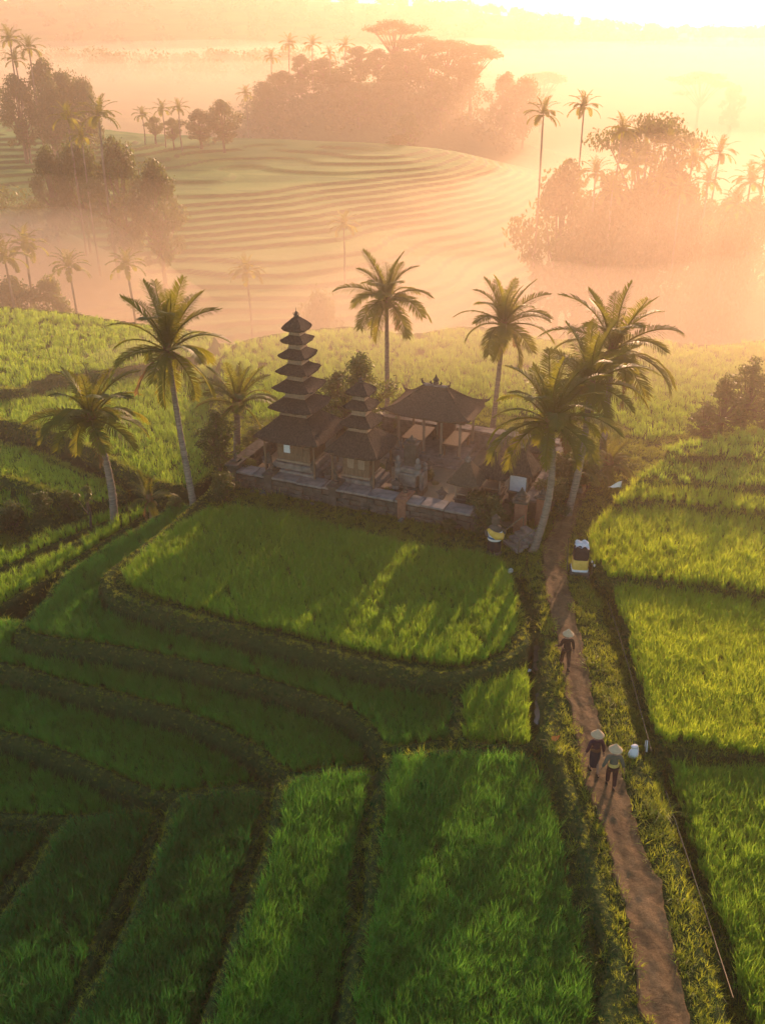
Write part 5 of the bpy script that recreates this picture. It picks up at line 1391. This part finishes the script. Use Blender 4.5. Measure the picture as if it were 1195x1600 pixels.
fl = empty('flag', on_ground(962, 803), 0, 'small white pennant flag at the edge of the right terraces', 'flag')
MB().tube([(0, 0, -0.1), (0.02, 0, 0.5), (0.10, 0, 1.05)], [0.022, 0.018, 0.012], 6).build('pole', M['bamboo'], fl)
V = []
for i in range(9):
    t = i / 8
    for j in range(5):
        s = j / 4
        V.append((0.10 - 0.62 * t, 0.06 * math.sin(t * 5 + s), 1.04 - 0.30 * t - (0.36 * (1 - t)) * s))
V2 = V + [(a, b + 0.012, c) for a, b, c in V]
F = [(i * 5 + j, i * 5 + j + 1, i * 5 + j + 6, i * 5 + j + 5) for i in range(8) for j in range(4)]
MB().add(V2, F + [tuple(45 + q for q in reversed(f_)) for f_ in F]).build('cloth', M['white_cloth'], fl, True)

bg_ = empty('white_sack', on_ground(988, 1181), 0.4, 'white tied sack standing on the grass verge right of the walkers', 'sack')
MB().lathe([(0.15, -0.03), (0.185, 0.02), (0.17, 0.14), (0.13, 0.26), (0.085, 0.33), (0.06, 0.36)], 14, (0, 0, 0), 1.0, 0.8).build('bag', M['white_cloth'], bg_, True)
MB().lathe([(0.06, 0.34), (0.10, 0.40), (0.125, 0.44), (0.09, 0.47), (0.02, 0.46)], 12, (0.01, 0, 0), 1.0, 0.7).build('tied_top', M['white_cloth'], bg_, True)
MB().tube([(0.10, 0, 0.40), (0.16, 0.02, 0.28), (0.19, 0.0, 0.1)], [0.04, 0.035, 0.02], 7).build('loose_end', M['white_cloth'], bg_, True)
b2 = empty('white_sack', on_ground(797, 893), 0.9, 'small white cloth bundle at the corner of the temple field', 'sack')
MB().lathe([(0.12, -0.03), (0.15, 0.03), (0.13, 0.12), (0.06, 0.19), (0.02, 0.21)], 12, (0, 0, 0), 1.3, 0.8).build('bundle', M['white_cloth'], b2, True)
MB().tube([(-0.1, 0, 0.1), (-0.25, 0, 0.16), (-0.34, 0.02, 0.14)], [0.06, 0.05, 0.015], 7).build('loose_end', M['white_cloth'], b2, True)

def pole_line(pix, r_, label, name='bamboo_pipe', lift=0.12):
    P = []
    for u, v in pix:
        q = at(u, v, z=lift); q.z = max(float(hz(q.x, q.y)), -0.1) + lift; P.append(q)
    o = MB().tube(P, r_, 7).build(name, M['bamboo'], None, True)
    return tag(o, label, 'pipe')
pole_line([(950, 938), (966, 985), (984, 1045), (1000, 1105), (1018, 1170)], [0.013, 0.014, 0.015, 0.016, 0.017], 'long thin bamboo pipe along the ditch right of the path')
pole_line([(1040, 1232), (1062, 1300), (1084, 1365), (1106, 1432), (1146, 1555)], [0.015, 0.015, 0.014, 0.014, 0.013], 'nearer thin bamboo pipe at the lower right ditch')
hc_ = empty('hanging_cloth', on_ground(1009, 1168), 0, 'narrow white rag hung on a short stick at the end of the bamboo pipe', 'cloth')
MB().tube([(0.0, 0, -0.05), (-0.03, 0, 0.75)], 0.012, 6).build('stick', M['bamboo'], hc_)
MB().add([(-0.06, 0, 0.74), (0.02, 0.01, 0.72), (-0.05, 0.03, 0.5), (0.05, 0, 0.45), (0.0, 0.02, 0.25), (0.07, 0.02, 0.22)], [(0, 1, 3, 2), (2, 3, 5, 4)]).build('rag', M['white_cloth'], hc_)
o = MB().tube([(0, 0, 0.05), (0.24, 0.03, 0.04)], 0.016, 6).build('bamboo_stick', M['bamboo'], None, True, on_ground(1008, 1173) + Vector((0, 0, 0.02)))
tag(o, 'short yellow bamboo stick lying by the white rag', 'stick')
mk = empty('marker_post', on_ground(865, 1172), 0, 'bent stick with orange rag on the left verge beside the walkers', 'marker')
MB().tube([(-0.02, 0, -0.1), (-0.03, 0, 0.35), (-0.02, 0, 0.62), (0.10, 0.02, 0.72)], [0.022, 0.02, 0.018, 0.012], 6).build('stick', M['wood'], mk, True)
MB().tube([(0.03, -0.06, -0.1), (0.02, -0.05, 0.42)], 0.012, 6).build('prop', M['bamboo'], mk)
MB().add([(-0.12, -0.02, 0.48), (0.02, -0.05, 0.50), (0.14, -0.02, 0.52), (-0.13, -0.03, 0.30), (0.01, -0.07, 0.30), (0.10, -0.03, 0.36)], [(0, 1, 4, 3), (1, 2, 5, 4)]).build('rag', M['orange_cloth'], mk)
sc_ = empty('small_flag', on_ground(834, 1040), 0, 'small white rag on a stick beside the channel water', 'cloth')
MB().tube([(0.1, 0, -0.1), (0.05, 0, 0.2), (-0.1, 0, 0.32)], 0.012, 6).build('stick', M['bamboo'], sc_)
MB().add([(-0.08, 0, 0.34), (-0.18, 0.02, 0.38), (-0.22, 0, 0.24), (-0.10, 0.01, 0.26)], [(0, 1, 2, 3)]).build('rag', M['white_cloth'], sc_)

# stones trodden into the path, tufts on the verge
rp = random.Random(5)
for i in range(26):
    a, b = PR[rp.randrange(8, 210)]
    p = a.lerp(b, rp.uniform(0.06, 0.94))
    s = rp.uniform(0.025, 0.06)
    v = [(x * s * rp.uniform(.7, 1.2), y * s * rp.uniform(.6, 1.1), z * s * 0.35) for x, y, z in [(-1, -.6, -.5), (.9, -.8, -.5), (1, .7, -.5), (-.8, .8, -.5), (-.6, -.4, 1), (.5, -.5, 1.1), (.6, .4, .9), (-.5, .5, 1)]]
    o = MB().add(v, [(0, 3, 2, 1), (4, 5, 6, 7), (0, 1, 5, 4), (1, 2, 6, 5), (2, 3, 7, 6), (3, 0, 4, 7)]).build('path_stone', M['rock'])
    o.location = (p.x, p.y, float(hz(p.x, p.y)) + 0.035); o.rotation_euler = (0, 0, rp.uniform(0, 6))
    tag(o, 'small brown stone trodden into the dirt path', 'stone', 'stones in the dirt path')
for i, (u, v, s, lb) in enumerate([(962, 1098, 1.0, 'arching grass tussock on the right verge beside the bamboo pipe'), (870, 1178, 1.2, 'big grass tussock on the left verge under the orange rag'), (1032, 1270, 1.2, 'grass tussock on the right verge near the lower bamboo pipe'), (966, 1060, 0.7, 'small reedy tussock on the right verge by the pipe')]):
    src = blade_clump('tussock', M['grass'], 90, 0.25, 0.6, 0.022, 0.22, 1.2, 200 + i)
    src.location = on_ground(u, v) + Vector((0, 0, 0.02)); src.scale = (s, s, s)
    COL.objects.link(src); src.name = 'grass_tussock'
    tag(src, lb, 'grass tuft')
# ------------------------------------------------------------------ haze
hm = bpy.data.materials.new('haze_air')
hm.use_nodes = True
hm.cycles.homogeneous_volume = True
hn = hm.node_tree.nodes
hn.remove(hn['Principled BSDF'])
pvn = hn.new('ShaderNodeVolumePrincipled')
pvn.inputs['Color'].default_value = (*HAZE_COLOR, 1)
pvn.inputs['Density'].default_value = HAZE_DENSITY
pvn.inputs['Anisotropy'].default_value = HAZE_ANISO
hm.node_tree.links.new(pvn.outputs[0], hn['Material Output'].inputs['Volume'])
hx0, hx1, hy0, hy1, hz0, hz1 = -720, 720, -90, 1240, -33.0, 44.0
hb = MB().box(((hx0 + hx1) / 2, (hy0 + hy1) / 2, (hz0 + hz1) / 2), (hx1 - hx0, hy1 - hy0, hz1 - hz0)).build('haze', hm)
tag(hb, 'warm morning haze filling the whole valley', 'haze', kind='stuff')
# low fog lying in the valley behind the temple, its top gently rolling
mm = bpy.data.materials.new('valley_mist')
mm.use_nodes = True
mm.cycles.homogeneous_volume = True
mn = mm.node_tree.nodes
mn.remove(mn['Principled BSDF'])
pm = mn.new('ShaderNodeVolumePrincipled')
pm.inputs['Color'].default_value = (*MIST_COLOR, 1)
pm.inputs['Density'].default_value = MIST_DENSITY
pm.inputs['Anisotropy'].default_value = MIST_ANISO
mm.node_tree.links.new(pm.outputs[0], mn['Material Output'].inputs['Volume'])
mx_ = np.linspace(-690, 690, 70); my_ = 86 + 1100 * np.linspace(0, 1, 70) ** 1.5
MX, MY = np.meshgrid(mx_, my_)
MZ = -13.0 + 2.5 * noise2(MX, MY, 37, 3.0) + 1.2 * noise2(MX, MY, 17, 5.0) + 16.0 * sstep(262, 320, MY + 0.15 * MX) + 15.0 * sstep(0, 30, MX) * sstep(86, 94, MY) * sstep(240, 180, MY)
ny, nx = MX.shape
n0 = nx * ny
V = np.concatenate([np.stack([MX, MY, MZ], -1).reshape(-1, 3), np.stack([MX, MY, 0 * MX - 32.5], -1).reshape(-1, 3)])
idx = np.arange(n0).reshape(ny, nx)
q = np.stack([idx[:-1, :-1], idx[:-1, 1:], idx[1:, 1:], idx[1:, :-1]], -1).reshape(-1, 4)
F = [q, q[:, ::-1] + n0]
for ed in (idx[0, :], idx[:, -1], idx[-1, ::-1], idx[::-1, 0]):
    F.append(np.stack([ed[:-1], ed[:-1] + n0, ed[1:] + n0, ed[1:]], -1)[:, ::1])
o = link('mist', np_mesh('mist', V, np.concatenate(F), mm))
tag(o, 'pale mist lying in the valley behind the temple', 'mist', kind='stuff')

# thin golden veil drifting over the fields behind and right of the temple
vm = bpy.data.materials.new('thin_mist')
vm.use_nodes = True
vm.cycles.homogeneous_volume = True
vn = vm.node_tree.nodes
vn.remove(vn['Principled BSDF'])
pv_ = vn.new('ShaderNodeVolumePrincipled')
pv_.inputs['Color'].default_value = (*HAZE_COLOR, 1)
pv_.inputs['Density'].default_value = VEIL_DENSITY
pv_.inputs['Anisotropy'].default_value = VEIL_ANISO
vm.node_tree.links.new(pv_.outputs[0], vn['Material Output'].inputs['Volume'])
vx_ = np.linspace(-80, 90, 70); vy_ = np.linspace(16, 120, 60)
VX, VY = np.meshgrid(vx_, vy_)
lim = sstep(22, 52, VY + 0.45 * np.minimum(VX, 0) + 0.5 * np.maximum(VX, 0)) * sstep(120, 85, VY) * sstep(-80, -45, VX) * sstep(90, 60, VX)
VZ = -12.4 + lim * (21.5 + 1.5 * noise2(VX, VY, 13, 2.0) + 2.5 * sstep(-5, 25, VX))
ny, nx = VX.shape
n0 = nx * ny
V = np.concatenate([np.stack([VX, VY, VZ], -1).reshape(-1, 3), np.stack([VX, VY, 0 * VX - 12.5], -1).reshape(-1, 3)])
idx = np.arange(n0).reshape(ny, nx)
q = np.stack([idx[:-1, :-1], idx[:-1, 1:], idx[1:, 1:], idx[1:, :-1]], -1).reshape(-1, 4)
F = [q, q[:, ::-1] + n0]
for ed in (idx[0, :], idx[:, -1], idx[-1, ::-1], idx[::-1, 0]):
    F.append(np.stack([ed[:-1], ed[:-1] + n0, ed[1:] + n0, ed[1:]], -1))
o = link('mist', np_mesh('mist', V, np.concatenate(F), vm))
tag(o, 'thin golden mist drifting over the fields behind and right of the temple', 'mist', kind='stuff')

# thicker mist pooled along the foot of the plateau and under the groves
bm_ = bpy.data.materials.new('pooled_mist')
bm_.use_nodes = True
bm_.cycles.homogeneous_volume = True
bn_ = bm_.node_tree.nodes
bn_.remove(bn_['Principled BSDF'])
pb_ = bn_.new('ShaderNodeVolumePrincipled')
pb_.inputs['Color'].default_value = (*MIST_COLOR, 1)
pb_.inputs['Density'].default_value = BANK_DENSITY
pb_.inputs['Anisotropy'].default_value = BANK_ANISO
bm_.node_tree.links.new(pb_.outputs[0], bn_['Material Output'].inputs['Volume'])
vx_ = np.linspace(-150, 150, 110); vy_ = np.linspace(40, 165, 80)
VX, VY = np.meshgrid(vx_, vy_)
lft, rgt = sstep(-14, -45, VX), sstep(12, 45, VX)
cy_ = 63 - 4 * sstep(5, 40, VX)
edge_ = np.exp(-((VY - cy_ - 3 * noise2(VX, VY, 11, 4.0)) / np.where(VY < cy_, 15.0 + 1 * sstep(5, 35, VX), 13.0)) ** 2)
VZ = -22 + edge_ * (22.0 + 7.5 * sstep(-24, 2, VX) + 1.5 * noise2(VX, VY, 7, 3.0))
pool = sstep(74, 90, VY) * sstep(165, 138, VY) * np.maximum(lft, 0.55 * rgt)
VZ = np.maximum(VZ, -22 + pool * (15.0 + 4.0 * lft + 1.6 * noise2(VX, VY, 12, 6.0)))
ny, nx = VX.shape
n0 = nx * ny
V = np.concatenate([np.stack([VX, VY, VZ], -1).reshape(-1, 3), np.stack([VX, VY, 0 * VX - 30.5], -1).reshape(-1, 3)])
idx = np.arange(n0).reshape(ny, nx)
q = np.stack([idx[:-1, :-1], idx[:-1, 1:], idx[1:, 1:], idx[1:, :-1]], -1).reshape(-1, 4)
F = [q, q[:, ::-1] + n0]
for ed in (idx[0, :], idx[:, -1], idx[-1, ::-1], idx[::-1, 0]):
    F.append(np.stack([ed[:-1], ed[:-1] + n0, ed[1:] + n0, ed[1:]], -1))
o = link('mist', np_mesh('mist', V, np.concatenate(F), bm_))
tag(o, 'thicker mist pooled at the far edge of the fields and under the groves', 'mist', kind='stuff')
